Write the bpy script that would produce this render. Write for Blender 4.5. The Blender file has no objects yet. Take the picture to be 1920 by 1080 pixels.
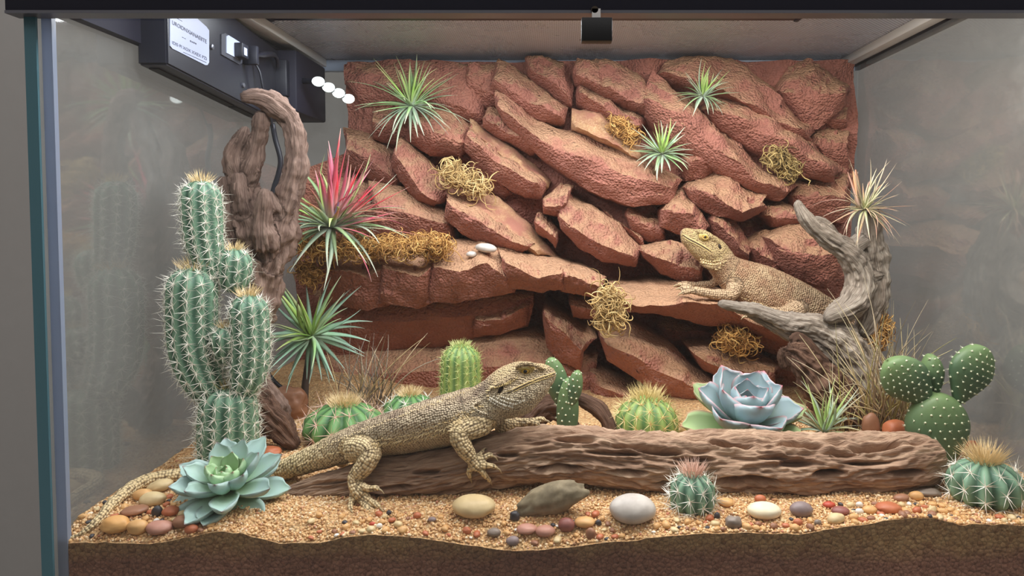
import bpy, bmesh, math, random
import numpy as np
from mathutils import Vector, Matrix

random.seed(7)
RNG = np.random.default_rng(7)
SC = bpy.context.scene
COL = SC.collection

# ------------------------------------------------------------------ camera
# metres; X right, Y away from the viewer, Z up. The tank's front glass is Y = 0, its bottom Z = 0.
F = 1300.0                    # focal length in pixels of the 1920 x 1080 frame
CX, CY = 1047.0, 457.0        # optical axis in the frame
PITCH = math.radians(2.46)
DIST = 0.569
ZC = 0.36
CAM = np.array([0.0, -DIST, ZC])
cd = bpy.data.cameras.new('camera'); cam = bpy.data.objects.new('camera', cd); COL.objects.link(cam)
cd.sensor_width = 36.0; cd.lens = 36.0 * F / 1920.0
cd.shift_x = (960.0 - CX) / 1920.0
cd.shift_y = (CY - 540.0) / 1920.0
cd.clip_start = 0.01
cam.location = CAM
cam.rotation_euler = (math.pi / 2 - PITCH, 0, 0)
SC.camera = cam

# ------------------------------------------------------------------ world, exposure
SC.view_settings.view_transform = 'Standard'
SC.view_settings.look = 'None'
SC.view_settings.exposure = 0.0
SC.view_settings.gamma = 1.0
SC.view_settings.use_curve_mapping = False
wd = bpy.data.worlds.new('room_light'); SC.world = wd
wd.use_nodes = True
wd.node_tree.nodes['Background'].inputs['Color'].default_value = (1.0, 0.97, 0.95, 1)
wd.node_tree.nodes['Background'].inputs['Strength'].default_value = 1.05

LED_POWER = 5.9
WARM_POWER = 1.7

def lin(r, g, b):
    f = lambda c: (c / 12.92 if c <= 0.04045 else ((c + 0.055) / 1.055) ** 2.4)
    return (f(r / 255), f(g / 255), f(b / 255), 1.0)

def area(name, loc, rot, sx, sy, power, col):
    l = bpy.data.lights.new(name, 'AREA'); l.shape = 'RECTANGLE'; l.size = sx; l.size_y = sy
    l.energy = power; l.color = col
    o = bpy.data.objects.new(name, l); COL.objects.link(o); o.location = loc; o.rotation_euler = rot
    return o
# the lamps above the screen: a long white LED bar and a warm lamp over the right-hand side
area('led_bar_light', (0.03, 0.045, 0.592), (math.radians(20), 0, 0), 0.76, 0.03, LED_POWER * 0.52, (0.95, 0.97, 1.0))
area('led_bar_light', (-0.03, 0.273, 0.596), (math.radians(2), 0, 0), 0.62, 0.04, LED_POWER * 0.48, (0.90, 0.94, 1.0))
area('warm_lamp_light', (0.26, 0.13, 0.594), (math.radians(22), 0, 0), 0.16, 0.08, WARM_POWER, (1.0, 0.87, 0.72))

# ------------------------------------------------------------------ helpers
def P(px, py, Y):
    """Point on the plane at depth Y seen at pixel (px, py)."""
    dx = (px - CX) / F; dy = -(py - CY) / F
    c, s = math.cos(PITCH), math.sin(PITCH)
    d = np.array([dx, c + dy * s, -s + dy * c])
    return CAM + d * ((Y + DIST) / d[1])

def PZ(px, py, z):
    dx = (px - CX) / F; dy = -(py - CY) / F
    c, s = math.cos(PITCH), math.sin(PITCH)
    d = np.array([dx, c + dy * s, -s + dy * c])
    return CAM + d * ((z - ZC) / d[2])

def PX(Y):
    """Size in metres of one pixel at depth Y."""
    return (Y + DIST) / F

def to_px(V):
    q = np.asarray(V, float) - CAM
    c, s = math.cos(PITCH), math.sin(PITCH)
    depth = q[..., 1] * c - q[..., 2] * s
    up = q[..., 1] * s + q[..., 2] * c
    return np.stack([CX + F * q[..., 0] / depth, CY - F * up / depth], -1)

def _h(ix, iy, iz, seed):
    n = (ix * 374761393 + iy * 668265263 + iz * 2147483647 + seed * 1274126177) & 0xFFFFFFFF
    n = ((n ^ (n >> 13)) * 1274126177) & 0xFFFFFFFF
    n = ((n ^ (n >> 16)) * 2246822519) & 0xFFFFFFFF
    return ((n ^ (n >> 15)) & 0xFFFFFF) / 16777215.0

def noise3(p, seed=0):
    p = np.asarray(p, float); i = np.floor(p).astype(np.int64); f = p - i
    u = f * f * f * (f * (f * 6 - 15) + 10)
    r = 0
    for dx in (0, 1):
        wx = u[..., 0] if dx else 1 - u[..., 0]
        for dy in (0, 1):
            wy = u[..., 1] if dy else 1 - u[..., 1]
            for dz in (0, 1):
                wz = u[..., 2] if dz else 1 - u[..., 2]
                r = r + wx * wy * wz * _h(i[..., 0] + dx, i[..., 1] + dy, i[..., 2] + dz, seed)
    return r * 2 - 1

def fbm(p, oct=4, seed=0, gain=0.5):
    p = np.asarray(p, float); a = 1.0; r = 0
    for k in range(oct):
        r = r + a * noise3(p * (2.03 ** k) + 17.3 * k, seed + k); a *= gain
    return r

def sstep(x, a, b):
    t = np.clip((np.asarray(x, float) - a) / (b - a), 0, 1); return t * t * (3 - 2 * t)

def wloc(o):
    v = Vector((0, 0, 0))
    while o is not None:
        v += o.location; o = o.parent
    return np.array(v)

def props(o, label=None, cat=None, group=None, kind=None):
    if label: o['label'] = label
    if cat: o['category'] = cat
    if group: o['group'] = group
    if kind: o['kind'] = kind
    return o

def thing(name, label, cat, loc, group=None):
    o = bpy.data.objects.new(name, None); COL.objects.link(o)
    o.empty_display_size = 0.02
    o.location = [float(c) for c in loc]
    return props(o, label, cat, group)

def mesh_data(name, V, Fs, smooth=True, sharp=None, attrs=None, mats=None, midx=None):
    V = np.asarray(V, float)
    me = bpy.data.meshes.new(name)
    if isinstance(Fs, np.ndarray):
        Fs = [Fs]
    Fs = [f for f in Fs if len(f)]
    if all(isinstance(f, np.ndarray) for f in Fs):
        nl = sum(f.size for f in Fs); npoly = sum(len(f) for f in Fs)
        me.vertices.add(len(V)); me.vertices.foreach_set('co', V.ravel().astype(np.float32))
        me.loops.add(nl); me.loops.foreach_set('vertex_index', np.concatenate([f.ravel() for f in Fs]).astype(np.int32))
        starts = []; s = 0
        for f in Fs:
            starts.append(s + np.arange(len(f)) * f.shape[1]); s += f.size
        me.polygons.add(npoly); me.polygons.foreach_set('loop_start', np.concatenate(starts).astype(np.int32))
        me.update(calc_edges=True); me.validate()
    else:
        me.from_pydata(V.tolist(), [], [list(map(int, f)) for f in Fs]); me.update()
    if smooth:
        me.polygons.foreach_set('use_smooth', np.ones(len(me.polygons), bool))
        if sharp: me.set_sharp_from_angle(angle=math.radians(sharp))
    else:
        me.polygons.foreach_set('use_smooth', np.zeros(len(me.polygons), bool))
    for k, a in (attrs or {}).items():
        a = np.asarray(a, np.float32)
        if a.ndim == 1:
            at = me.attributes.new(k, 'FLOAT', 'POINT'); at.data.foreach_set('value', a)
        else:
            at = me.attributes.new(k, 'FLOAT_VECTOR', 'POINT'); at.data.foreach_set('vector', a.ravel())
    for m in (mats or []): me.materials.append(m)
    if midx is not None: me.polygons.foreach_set('material_index', np.asarray(midx, np.int32))
    return me

def mk(name, V, Fs, mat, parent=None, org=None, smooth=True, sharp=None, attrs=None, midx=None):
    """One mesh object; V are world coordinates."""
    V = np.asarray(V, float)
    base = wloc(parent) if parent is not None else (np.zeros(3) if org is None else np.asarray(org, float))
    me = mesh_data(name, V - base, Fs, smooth, sharp, attrs, mat if isinstance(mat, (list, tuple)) else [mat], midx)
    o = bpy.data.objects.new(name, me); COL.objects.link(o)
    if parent is not None: o.parent = parent
    else: o.location = [float(c) for c in base]
    return o

class MB:
    """Collects pieces of one mesh."""
    def __init__(s): s.V = []; s.Q = []; s.T = []; s.A = []; s.n = 0
    def add(s, V, Fq=None, Ft=None, a=None):
        V = np.asarray(V, float)
        if Fq is not None and len(Fq): s.Q.append(np.asarray(Fq, np.int64) + s.n)
        if Ft is not None and len(Ft): s.T.append(np.asarray(Ft, np.int64) + s.n)
        s.V.append(V); s.A.append(np.zeros(len(V)) if a is None else np.broadcast_to(np.asarray(a, float), (len(V),)))
        s.n += len(V); return s
    def faces(s):
        r = []
        if s.Q: r.append(np.concatenate(s.Q))
        if s.T: r.append(np.concatenate(s.T))
        return r
    def verts(s): return np.concatenate(s.V)
    def attr(s): return np.concatenate(s.A)
    def box(s, lo, hi, a=None):
        x0, y0, z0 = lo; x1, y1, z1 = hi
        V = [(x0, y0, z0), (x1, y0, z0), (x1, y1, z0), (x0, y1, z0), (x0, y0, z1), (x1, y0, z1), (x1, y1, z1), (x0, y1, z1)]
        Q = [(0, 3, 2, 1), (4, 5, 6, 7), (0, 1, 5, 4), (1, 2, 6, 5), (2, 3, 7, 6), (3, 0, 4, 7)]
        return s.add(V, Q, None, a)

def bevel_box(lo, hi, b, seg=2):
    bm = bmesh.new(); bmesh.ops.create_cube(bm, size=1)
    lo = np.array(lo); hi = np.array(hi)
    for v in bm.verts: v.co = Vector((lo + hi) / 2 + np.array(v.co) * (hi - lo))
    bmesh.ops.bevel(bm, geom=bm.edges[:], offset=b, segments=seg, affect='EDGES', profile=0.5)
    V = np.array([v.co[:] for v in bm.verts]); Fs = [[v.index for v in f.verts] for f in bm.faces]
    bm.free(); return V, Fs

def resample(pts, n):
    pts = np.asarray(pts, float)
    d = np.r_[0, np.cumsum(np.linalg.norm(np.diff(pts[:, :min(3, pts.shape[1])], axis=0), axis=1))]
    t = np.linspace(0, d[-1], n)
    return np.stack([np.interp(t, d, pts[:, k]) for k in range(pts.shape[1])], 1)

def smooth_path(pts, n):
    """Catmull-Rom through the rows of pts, resampled evenly to n rows."""
    p = np.asarray(pts, float)
    q = np.vstack([2 * p[0] - p[1], p, 2 * p[-1] - p[-2]])
    out = []
    for i in range(1, len(q) - 2):
        t = np.linspace(0, 1, 24, endpoint=False)[:, None]
        a, b, c, d = q[i - 1], q[i], q[i + 1], q[i + 2]
        out.append(0.5 * (2 * b + (c - a) * t + (2 * a - 5 * b + 4 * c - d) * t ** 2 + (-a + 3 * b - 3 * c + d) * t ** 3))
    out.append(p[-1:])
    return resample(np.vstack(out), n)

def frames(C, ref=None):
    T = np.gradient(C, axis=0); T /= np.linalg.norm(T, axis=1)[:, None] + 1e-12
    r = np.array([0, 0, 1.0]) if ref is None else np.asarray(ref, float)
    S = np.zeros_like(C)
    s = np.cross(T[0], r)
    if np.linalg.norm(s) < 1e-3: s = np.cross(T[0], [0, 1.0, 0.1])
    s /= np.linalg.norm(s)
    for i in range(len(C)):
        s = s - T[i] * np.dot(s, T[i]); s /= np.linalg.norm(s) + 1e-12; S[i] = s
    return T, S, np.cross(S, T)

def grid_faces(nu, nv, wrap=True):
    i = np.arange(nu - 1)[:, None]; j = np.arange(nv if wrap else nv - 1)[None, :]
    j2 = (j + 1) % nv
    return np.stack([np.broadcast_to(x, (nu - 1, j.shape[1])).ravel() for x in
                     (i * nv + j, i * nv + j2, (i + 1) * nv + j2, (i + 1) * nv + j)], 1)

def tube(C, R, nv=12, ref=None, R2=None, cap=True):
    """Closed tube along C with radii R (side) and R2 (up)."""
    C = np.asarray(C, float); nu = len(C); R = np.broadcast_to(np.asarray(R, float), (nu,))
    R2 = R if R2 is None else np.broadcast_to(np.asarray(R2, float), (nu,))
    T, S, U = frames(C, ref)
    th = np.arange(nv) * 2 * math.pi / nv
    V = C[:, None] + S[:, None] * (np.cos(th)[None, :, None] * R[:, None, None]) + U[:, None] * (np.sin(th)[None, :, None] * R2[:, None, None])
    V = V.reshape(-1, 3); Q = grid_faces(nu, nv); Tn = []
    if cap:
        V = np.vstack([V, C[0], C[-1]]); a, b = nu * nv, nu * nv + 1
        Tn = [(a, (j + 1) % nv, j) for j in range(nv)] + [(b, (nu - 1) * nv + j, (nu - 1) * nv + (j + 1) % nv) for j in range(nv)]
    return V, Q, np.array(Tn) if len(Tn) else None

def remesh(V, Fs, voxel, relax=2):
    """Fuse overlapping closed pieces into one continuous surface."""
    me = mesh_data('tmp', V, Fs, False)
    o = bpy.data.objects.new('tmp', me); COL.objects.link(o)
    m = o.modifiers.new('r', 'REMESH'); m.mode = 'VOXEL'; m.voxel_size = voxel
    if relax:
        s = o.modifiers.new('s', 'SMOOTH'); s.iterations = relax; s.factor = 0.5
    dg = bpy.context.evaluated_depsgraph_get(); dg.update()
    ev = bpy.data.meshes.new_from_object(o.evaluated_get(dg))
    n = len(ev.vertices); W = np.zeros(n * 3, np.float32); ev.vertices.foreach_get('co', W)
    N = np.zeros(n * 3, np.float32); ev.vertices.foreach_get('normal', N)
    L = np.zeros(len(ev.loops), np.int32); ev.loops.foreach_get('vertex_index', L)
    S = np.zeros(len(ev.polygons), np.int32); ev.polygons.foreach_get('loop_start', S)
    Tt = np.zeros(len(ev.polygons), np.int32); ev.polygons.foreach_get('loop_total', Tt)
    Fq = L[(S[Tt == 4][:, None] + np.arange(4))]; F3 = L[(S[Tt == 3][:, None] + np.arange(3))]
    bpy.data.objects.remove(o); bpy.data.meshes.remove(me); bpy.data.meshes.remove(ev)
    return W.reshape(-1, 3).astype(float), [f.astype(np.int64) for f in (Fq, F3) if len(f)], N.reshape(-1, 3).astype(float)

def skel_attr(V, chains, nseg=60):
    """For each vertex: chain number, distance along it (m), angle round it, local radius."""
    A = []; 
    for ci, (C, R) in enumerate(chains):
        C = np.asarray(C, float); d = np.r_[0, np.cumsum(np.linalg.norm(np.diff(C, axis=0), axis=1))]
        T, S, U = frames(C)
        for k in range(len(C)): A.append((ci, d[k], C[k], T[k], S[k], U[k], R[k]))
    Cc = np.array([a[2] for a in A]); Rr = np.array([a[6] for a in A])
    best = np.zeros(len(V), int)
    for i in range(0, len(V), 8000):
        D = np.linalg.norm(V[i:i + 8000, None] - Cc[None], axis=2) / (Rr[None] + 0.003)
        best[i:i + 8000] = D.argmin(1)
    ci = np.array([a[0] for a in A])[best]
    Tt = np.array([a[3] for a in A])[best]; Ss = np.array([a[4] for a in A])[best]; Uu = np.array([a[5] for a in A])[best]
    q = V - Cc[best]
    s = np.array([a[1] for a in A])[best] + (q * Tt).sum(1)
    th = np.arctan2((q * Ss).sum(1), (q * Uu).sum(1))
    return ci, s, th, Rr[best]

# ------------------------------------------------------------------ material helpers
class NT:
    def __init__(s, name):
        s.m = bpy.data.materials.new(name); s.m.use_nodes = True
        s.t = s.m.node_tree; s.t.nodes.clear()
        s.out = s.t.nodes.new('ShaderNodeOutputMaterial')
        s.b = s.t.nodes.new('ShaderNodeBsdfPrincipled')
        s.t.links.new(s.b.outputs[0], s.out.inputs[0])
    def n(s, typ, ins=None, **kw):
        nd = s.t.nodes.new('ShaderNode' + typ)
        for k, v in kw.items(): setattr(nd, k, v)
        for k, v in (ins or {}).items(): s.put(nd.inputs[k], v)
        return nd
    def put(s, sock, v):
        if isinstance(v, bpy.types.NodeSocket): s.t.links.new(v, sock)
        elif isinstance(v, bpy.types.Node): s.t.links.new(v.outputs[0], sock)
        else: sock.default_value = v
    def set(s, **kw):
        for k, v in kw.items(): s.put(s.b.inputs[k.replace('_', ' ')], v)
        return s
    def coord(s, which='Object', scale=(1, 1, 1)):
        c = s.n('TexCoord')
        return s.n('Mapping', {'Vector': c.outputs[which], 'Scale': scale}).outputs[0]
    def attr(s, name, scale=None):
        a = s.n('Attribute', attribute_name=name)
        if scale is None: return a
        return s.n('Mapping', {'Vector': a.outputs['Vector'], 'Scale': scale}).outputs[0]
    def noise(s, vec, scale, detail=4, rough=0.55, dist=0.0):
        return s.n('TexNoise', {'Vector': vec, 'Scale': scale, 'Detail': detail, 'Roughness': rough, 'Distortion': dist}).outputs[0]
    def voro(s, vec, scale, feature='F1', rand=1.0, dims='3D'):
        nd = s.n('TexVoronoi', {'Vector': vec, 'Scale': scale, 'Randomness': rand}, feature=feature, voronoi_dimensions=dims)
        return nd
    def ramp(s, fac, stops, interp='LINEAR'):
        r = s.n('ValToRGB', {'Fac': fac}); e = r.color_ramp.elements; r.color_ramp.interpolation = interp
        while len(e) > 1: e.remove(e[-1])
        for i, (p, c) in enumerate(stops):
            el = e[0] if i == 0 else e.new(p)
            el.position = p; el.color = c if len(c) == 4 else (*c, 1)
        return r.outputs[0]
    def mix(s, fac, a, b, mode='MIX'):
        nd = s.n('Mix', data_type='RGBA', blend_type=mode)
        s.put(nd.inputs[0], fac); s.put(nd.inputs[6], a); s.put(nd.inputs[7], b)
        return nd.outputs[2]
    def math(s, op, a, b=0.0, clamp=False):
        nd = s.n('Math', operation=op, use_clamp=clamp); s.put(nd.inputs[0], a); s.put(nd.inputs[1], b); return nd.outputs[0]
    def mrange(s, v, a, b, c=0.0, d=1.0):
        return s.n('MapRange', {'Value': v, 'From Min': a, 'From Max': b, 'To Min': c, 'To Max': d}).outputs[0]
    def bump(s, h, strength=0.5, dist=0.001, normal=None):
        nd = s.n('Bump', {'Height': h, 'Strength': strength, 'Distance': dist})
        if normal is not None: s.put(nd.inputs['Normal'], normal)
        return nd.outputs[0]

def g(v): return (v, v, v, 1)

def plain(name, rgb, rough=0.5, metal=0.0, spec=0.5, noise=0.0, nscale=200.0):
    m = NT(name); c = lin(*rgb)
    if noise:
        f = m.noise(m.coord(), nscale)
        m.set(Base_Color=m.mix(f, tuple(x * (1 - noise) for x in c[:3]) + (1,), tuple(min(1, x * (1 + noise)) for x in c[:3]) + (1,)))
    else: m.set(Base_Color=c)
    m.set(Roughness=rough, Metallic=metal, Specular_IOR_Level=spec)
    return m.m

def glass_mat(name, tint, refl_rough=0.02, dirt=0.0):
    m = NT(name)
    t = m.n('BsdfTransparent', {'Color': tint})
    gl = m.n('BsdfGlossy', {'Color': (1, 1, 1, 1), 'Roughness': refl_rough})
    fr = m.n('Fresnel', {'IOR': 1.5})
    bf = m.n('NewGeometry').outputs['Backfacing']      # the pane is modelled as one sheet: both faces' reflection on entry
    k0 = m.math('MULTIPLY', m.math('MULTIPLY', fr.outputs[0], 1.6, True), m.math('SUBTRACT', 1.0, bf))
    mx = m.n('MixShader', {0: k0, 1: t.outputs[0], 2: gl.outputs[0]})
    last = mx.outputs[0]
    if dirt:
        co = m.coord()
        a = m.noise(co, 7.0, 5, 0.6); b = m.noise(co, 60.0, 3, 0.7)
        k = m.math('ADD', 0.45, m.math('MULTIPLY', m.mrange(a, 0.45, 0.8), m.mrange(b, 0.35, 0.75)))
        df = m.n('BsdfDiffuse', {'Color': lin(205, 205, 200)})
        m2 = m.n('MixShader', {0: m.math('MULTIPLY', k, dirt), 1: last, 2: df.outputs[0]})
        last = m2.outputs[0]
    m.t.links.new(last, m.out.inputs[0]); m.t.nodes.remove(m.b)
    return m.m

# ================================================================== ROOM AND TANK
XL, XR, YB, ZT = -0.423, 0.477, 0.569, 0.613
M_wallpaint = plain('wall_paint', (172, 169, 166), 0.85, noise=0.04, nscale=30)
M_counter = plain('floor_laminate', (150, 144, 138), 0.5, noise=0.12, nscale=60)
M_black = plain('black_plastic', (34, 34, 46), 0.6, spec=0.25, noise=0.1)
M_black2 = plain('black_metal', (27, 29, 39), 0.42, noise=0.15)
def translucent(name, rgb, f):
    m = NT(name); c = lin(*rgb)
    df = m.n('BsdfDiffuse', {'Color': c}); tr = m.n('BsdfTranslucent', {'Color': c}); gl = m.n('BsdfGlossy', {'Roughness': 0.2}); fr = m.n('Fresnel', {'IOR': 1.45})
    mx = m.n('MixShader', {0: f, 1: df.outputs[0], 2: tr.outputs[0]}); m2 = m.n('MixShader', {0: fr.outputs[0], 1: mx.outputs[0], 2: gl.outputs[0]})
    m.t.links.new(m2.outputs[0], m.out.inputs[0]); m.t.nodes.remove(m.b); return m.m
M_edge = translucent('glass_edge_teal', (112, 156, 168), 0.45)
M_sil = translucent('clear_silicone', (186, 198, 220), 0.6)
M_glass = glass_mat('tank_glass', (0.95, 0.965, 0.96, 1), 0.045, 0.14)
M_front = glass_mat('front_glass', (0.985, 0.99, 0.99, 1), 0.03, 0.0)
M_alu = plain('rail_aluminium', (206, 208, 206), 0.4)

b = MB().add([(-3, 1.35, -0.8), (3, 1.35, -0.8), (3, 1.35, 2.2), (-3, 1.35, 2.2)], [(0, 1, 2, 3)])
props(mk('wall_back', b.verts(), b.faces(), M_wallpaint, smooth=False), kind='structure')
b = MB().box((-3, -3.2, -0.85), (3, 1.35, -0.80))
props(mk('floor', b.verts(), b.faces(), M_counter, smooth=False), kind='structure')
for nm, q in (('wall_front', [(3, -3.2, -.8), (-3, -3.2, -.8), (-3, -3.2, 2.2), (3, -3.2, 2.2)]), ('wall_left', [(-3, -3.2, -.8), (-3, 1.35, -.8), (-3, 1.35, 2.2), (-3, -3.2, 2.2)]), ('wall_right', [(3, 1.35, -.8), (3, -3.2, -.8), (3, -3.2, 2.2), (3, 1.35, 2.2)])):
    props(mk(nm, q, [[0, 1, 2, 3]], M_wallpaint, smooth=False), kind='structure')
stand = thing('tank_stand', 'black wooden cabinet with two doors under the terrarium', 'cabinet', (0.027, 0.28, -0.80))
M_cab = plain('cabinet_black', (34, 32, 34), 0.5, noise=0.1)
for lo, hi, nm in (((-0.44, 0.012, -0.80), (0.494, 0.588, -0.02), 'carcass'), ((-0.445, -0.012, -0.02), (0.499, 0.592, 0.0), 'top')):
    Vb, Fb = bevel_box(lo, hi, 0.002); mk(nm, Vb, Fb, M_cab, stand, sharp=30)
for x0, x1, xh in ((-0.438, 0.025, 0.0), (0.029, 0.492, 0.055)):
    Vb, Fb = bevel_box((x0, -0.006, -0.78), (x1, 0.012, -0.026), 0.003); dr = mk('door', Vb, Fb, M_cab, stand, sharp=30)
    Vb, Fb = bevel_box((xh - 0.004, -0.024, -0.40), (xh + 0.004, -0.005, -0.28), 0.003); mk('handle', Vb, Fb, plain('handle_steel', (150, 150, 152), 0.3, 0.8), dr, sharp=30)

tank = thing('terrarium', 'large glass terrarium with a black top frame and teal glass edges', 'terrarium', (0.027, 0.28, 0.0))
g_ = 0.008
def pane(lo, hi, m):
    return mk('glass_pane', MB().box(lo, hi).verts(), MB().box(lo, hi).faces(), m, tank, smooth=False)
left_pane = pane((XL - 0.0095, 0.0012, 0.003), (XL, YB + g_, ZT), M_glass)
right_pane = pane((XR, 0.0012, 0.003), (XR + 0.0095, YB + g_, ZT), M_glass)
pane((XL, YB, 0.003), (XR, YB + g_, ZT), M_glass)
pane((XL + 0.0005, -0.001, 0.003), (XR - 0.0005, 0.005, ZT), M_front)
for pn, x0, x1 in ((left_pane, XL - 0.0095, XL), (right_pane, XR, XR + 0.0095)):
    bb = MB().box((x0, -0.001, 0.003), (x1, 0.0012, 0.60))
    mk('polished_edge', bb.verts(), bb.faces(), M_edge, pn, smooth=False)
# silicone joints
for x0, x1 in ((XL, XL + 0.0085), (XR - 0.0085, XR)):
    bb = MB().box((x0, 0.0052, 0.003), (x1, 0.010, 0.60))
    mk('silicone_joint', bb.verts(), bb.faces(), M_sil, tank, smooth=False)
for x0, x1 in ((XL, XL + 0.006), (XR - 0.006, XR)):
    bb = MB().box((x0, YB - 0.006, 0.003), (x1, YB, 0.60))
    mk('silicone_joint', bb.verts(), bb.faces(), M_sil, tank, smooth=False)
bb = MB().box((XL - 0.0095, -0.001, 0.0), (XR + 0.0095, YB + g_, 0.003))
mk('bottom_plate', bb.verts(), bb.faces(), M_black2, tank, smooth=False)
# top frame
zb = P(960, 28, 0)[2]
Vb, Fb = bevel_box((XL - 0.017, -0.011, zb), (XR + 0.017, 0.012, 0.632), 0.0015)
mk('top_frame', Vb, Fb, M_black, tank, smooth=True, sharp=30)
bb = MB().box((XL - 0.0165, -0.0115, zb - 0.0018), (XR + 0.0165, 0.004, zb + 0.0006))
mk('frame_lip', bb.verts(), bb.faces(), plain('grey_lip', (96, 96, 104), 0.35), tank, smooth=False)
for x0, x1 in ((XL - 0.017, XL), (XR, XR + 0.017)):
    Vb, Fb = bevel_box((x0, 0.012, 0.595), (x1, YB + 0.012, 0.632), 0.001)
    mk('top_frame', Vb, Fb, M_black, tank, sharp=30)
Vb, Fb = bevel_box((XL, YB, 0.610), (XR, YB + 0.012, 0.632), 0.001)
mk('top_frame', Vb, Fb, M_black, tank, sharp=30)
bb = MB().box((XL, YB - 0.012, 0.590), (XR, YB - 0.0005, 0.607))
mk('back_rail', bb.verts(), bb.faces(), plain('rail_blue_grey', (164, 180, 200), 0.35), tank, smooth=False)

# woven wire screen that closes the top
m = NT('wire_screen')
co = m.coord('Object', (1, 1, 1))
w1 = m.n('TexWave', {'Vector': m.n('Mapping', {'Vector': co, 'Rotation': (0, 0, 0.785)}).outputs[0], 'Scale': 75.0}, wave_type='BANDS')
w2 = m.n('TexWave', {'Vector': m.n('Mapping', {'Vector': co, 'Rotation': (0, 0, -0.785)}).outputs[0], 'Scale': 75.0}, wave_type='BANDS')
h = m.math('MAXIMUM', w1.outputs['Fac'], w2.outputs['Fac'])
cr = m.noise(co, 9.0, 5, 0.65, 1.2)
m.set(Base_Color=m.mix(m.mrange(h, 0.5, 0.95), lin(128, 136, 152), lin(214, 222, 240)), Metallic=0.12,
      Roughness=m.mrange(cr, 0.3, 0.7, 0.16, 0.42), Normal=m.bump(m.math('ADD', h, m.math('MULTIPLY', cr, 6.0)), 0.55, 0.0012))
bb = MB().box((XL + 0.001, 0.012, 0.6085), (XR - 0.001, YB - 0.001, 0.6105))
mk('wire_screen', bb.verts(), bb.faces(), m.m, tank, smooth=False)
# ceiling rails running front to back, each a double profile
for s, xx in ((-1, P(600, 112, YB - 0.02)[0]), (1, P(1588, 112, YB - 0.02)[0])):
    for k, (w, zz) in enumerate(((0.016, 0.600), (0.011, 0.604))):
        x0 = xx + s * (0.0 if k == 0 else 0.018)
        Vb, Fb = bevel_box((x0 - w / 2, 0.012, zz - 0.004), (x0 + w / 2, YB - 0.012, 0.6085), 0.0012)
        mk('screen_rail', Vb, Fb, M_alu, tank, sharp=30)

# door stop hanging at the middle of the top frame
Y = -0.0125
a0 = P(1090, 36, Y); a1 = P(1147, 80, Y)
clip = thing('frame_clip', 'small square black clip hanging from the middle of the top frame', 'clip', (P(1118, 58, Y)[0], Y, a1[2]))
Vb, Fb = bevel_box((a0[0], Y - 0.006, a1[2]), (a1[0], Y + 0.005, a0[2]), 0.0008)
mk('clip_body', Vb, Fb, plain('clip_black', (12, 12, 16), 0.5), clip, sharp=30)
bb = MB().box((P(1110, 0, Y)[0], Y - 0.001, a0[2] - 0.001), (P(1126, 0, Y)[0], Y + 0.004, zb + 0.0012))
mk('hook', bb.verts(), bb.faces(), plain('hook_gleam', (226, 224, 222), 0.4), clip, smooth=False)  # the white gleam below the frame is put into the hook's colour
th = np.arange(12) * math.tau / 12
c = P(1115, 19, -0.0115)
bb = MB().add(np.vstack([[c[0] + 0.0028 * math.cos(t), -0.0135, c[2] + 0.0028 * math.sin(t)] for t in th] + [[c[0] + 0.0032 * math.cos(t), -0.0105, c[2] + 0.0032 * math.sin(t)] for t in th]),
             [(j, (j + 1) % 12, 12 + (j + 1) % 12, 12 + j) for j in range(12)])
mk('screw', bb.verts(), list(bb.faces()[0].tolist()) + [list(range(12))[::-1]], plain('screw_bronze', (70, 62, 52), 0.4, 0.6), clip, sharp=30)

# LED bar and warm lamp above (their light is set at the top)
for lb, (x0, y0, z0), (x1, y1) in (('slim black LED light bar tucked behind the front top frame', (-0.36, 0.026, 0.5985), (0.42, 0.066)), ('shorter LED light bar across the middle of the screen', (-0.35, 0.248, 0.5985), (0.29, 0.298))):
    bar = thing('led_light_bar', lb, 'light', ((x0 + x1) / 2, (y0 + y1) / 2, 0.606))
    bb = MB().box((x0, y0, z0), (x1, y1, 0.6085)); mk('housing', bb.verts(), bb.faces(), M_black2, bar, smooth=False)
    Vb, Fb = bevel_box((x0 - 0.006, y0, z0 - 0.002), (x0, y1, 0.6085), 0.001); mk('end_cap', Vb, Fb, M_black, bar)
    Vb, Fb = bevel_box((x1, y0, z0 - 0.002), (x1 + 0.006, y1, 0.6085), 0.001); mk('end_cap', Vb, Fb, M_black, bar)
lampw = thing('basking_lamp', 'short black warm basking lamp fixed under the screen behind the frame', 'light', (0.26, 0.12, 0.606))
bb = MB().box((0.17, 0.080, 0.5975), (0.35, 0.180, 0.6085)); mk('housing', bb.verts(), bb.faces(), M_black2, lampw, smooth=False)

# ---------------------------------------------------------------- control box along the left side
FX0, FX1 = max(P(258, 120, 0.125)[0], XL + 0.002), P(314, 120, 0.125)[0]
box = thing('control_box', 'black lighting control box with a white sticker hung along the side glass', 'control box', (FX0, 0.13, 0.47))
def boxpt(px, py, X):      # pixel on a plane of constant X
    dx = (px - CX) / F; dy = -(py - CY) / F
    c, s = math.cos(PITCH), math.sin(PITCH)
    d = np.array([dx, c + dy * s, -s + dy * c]); return CAM + d * (X / d[0])
pA = boxpt(314, 121, FX1)
slope = -0.075                # it hangs a little lower at the back
YE = 0.40
def zbot(Y): return pA[2] + slope * (Y - pA[1])
V0 = []
for Y in (pA[1], YE):
    V0 += [(FX0, Y, zbot(Y)), (FX1, Y, zbot(Y)), (FX1, Y, zbot(Y) + 0.098), (FX0, Y, zbot(Y) + 0.098)]
bm = bmesh.new(); vs = [bm.verts.new(v) for v in V0]
for f in ((0, 1, 2, 3), (7, 6, 5, 4), (0, 4, 5, 1), (1, 5, 6, 2), (2, 6, 7, 3), (3, 7, 4, 0)): bm.faces.new([vs[i] for i in f])
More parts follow.
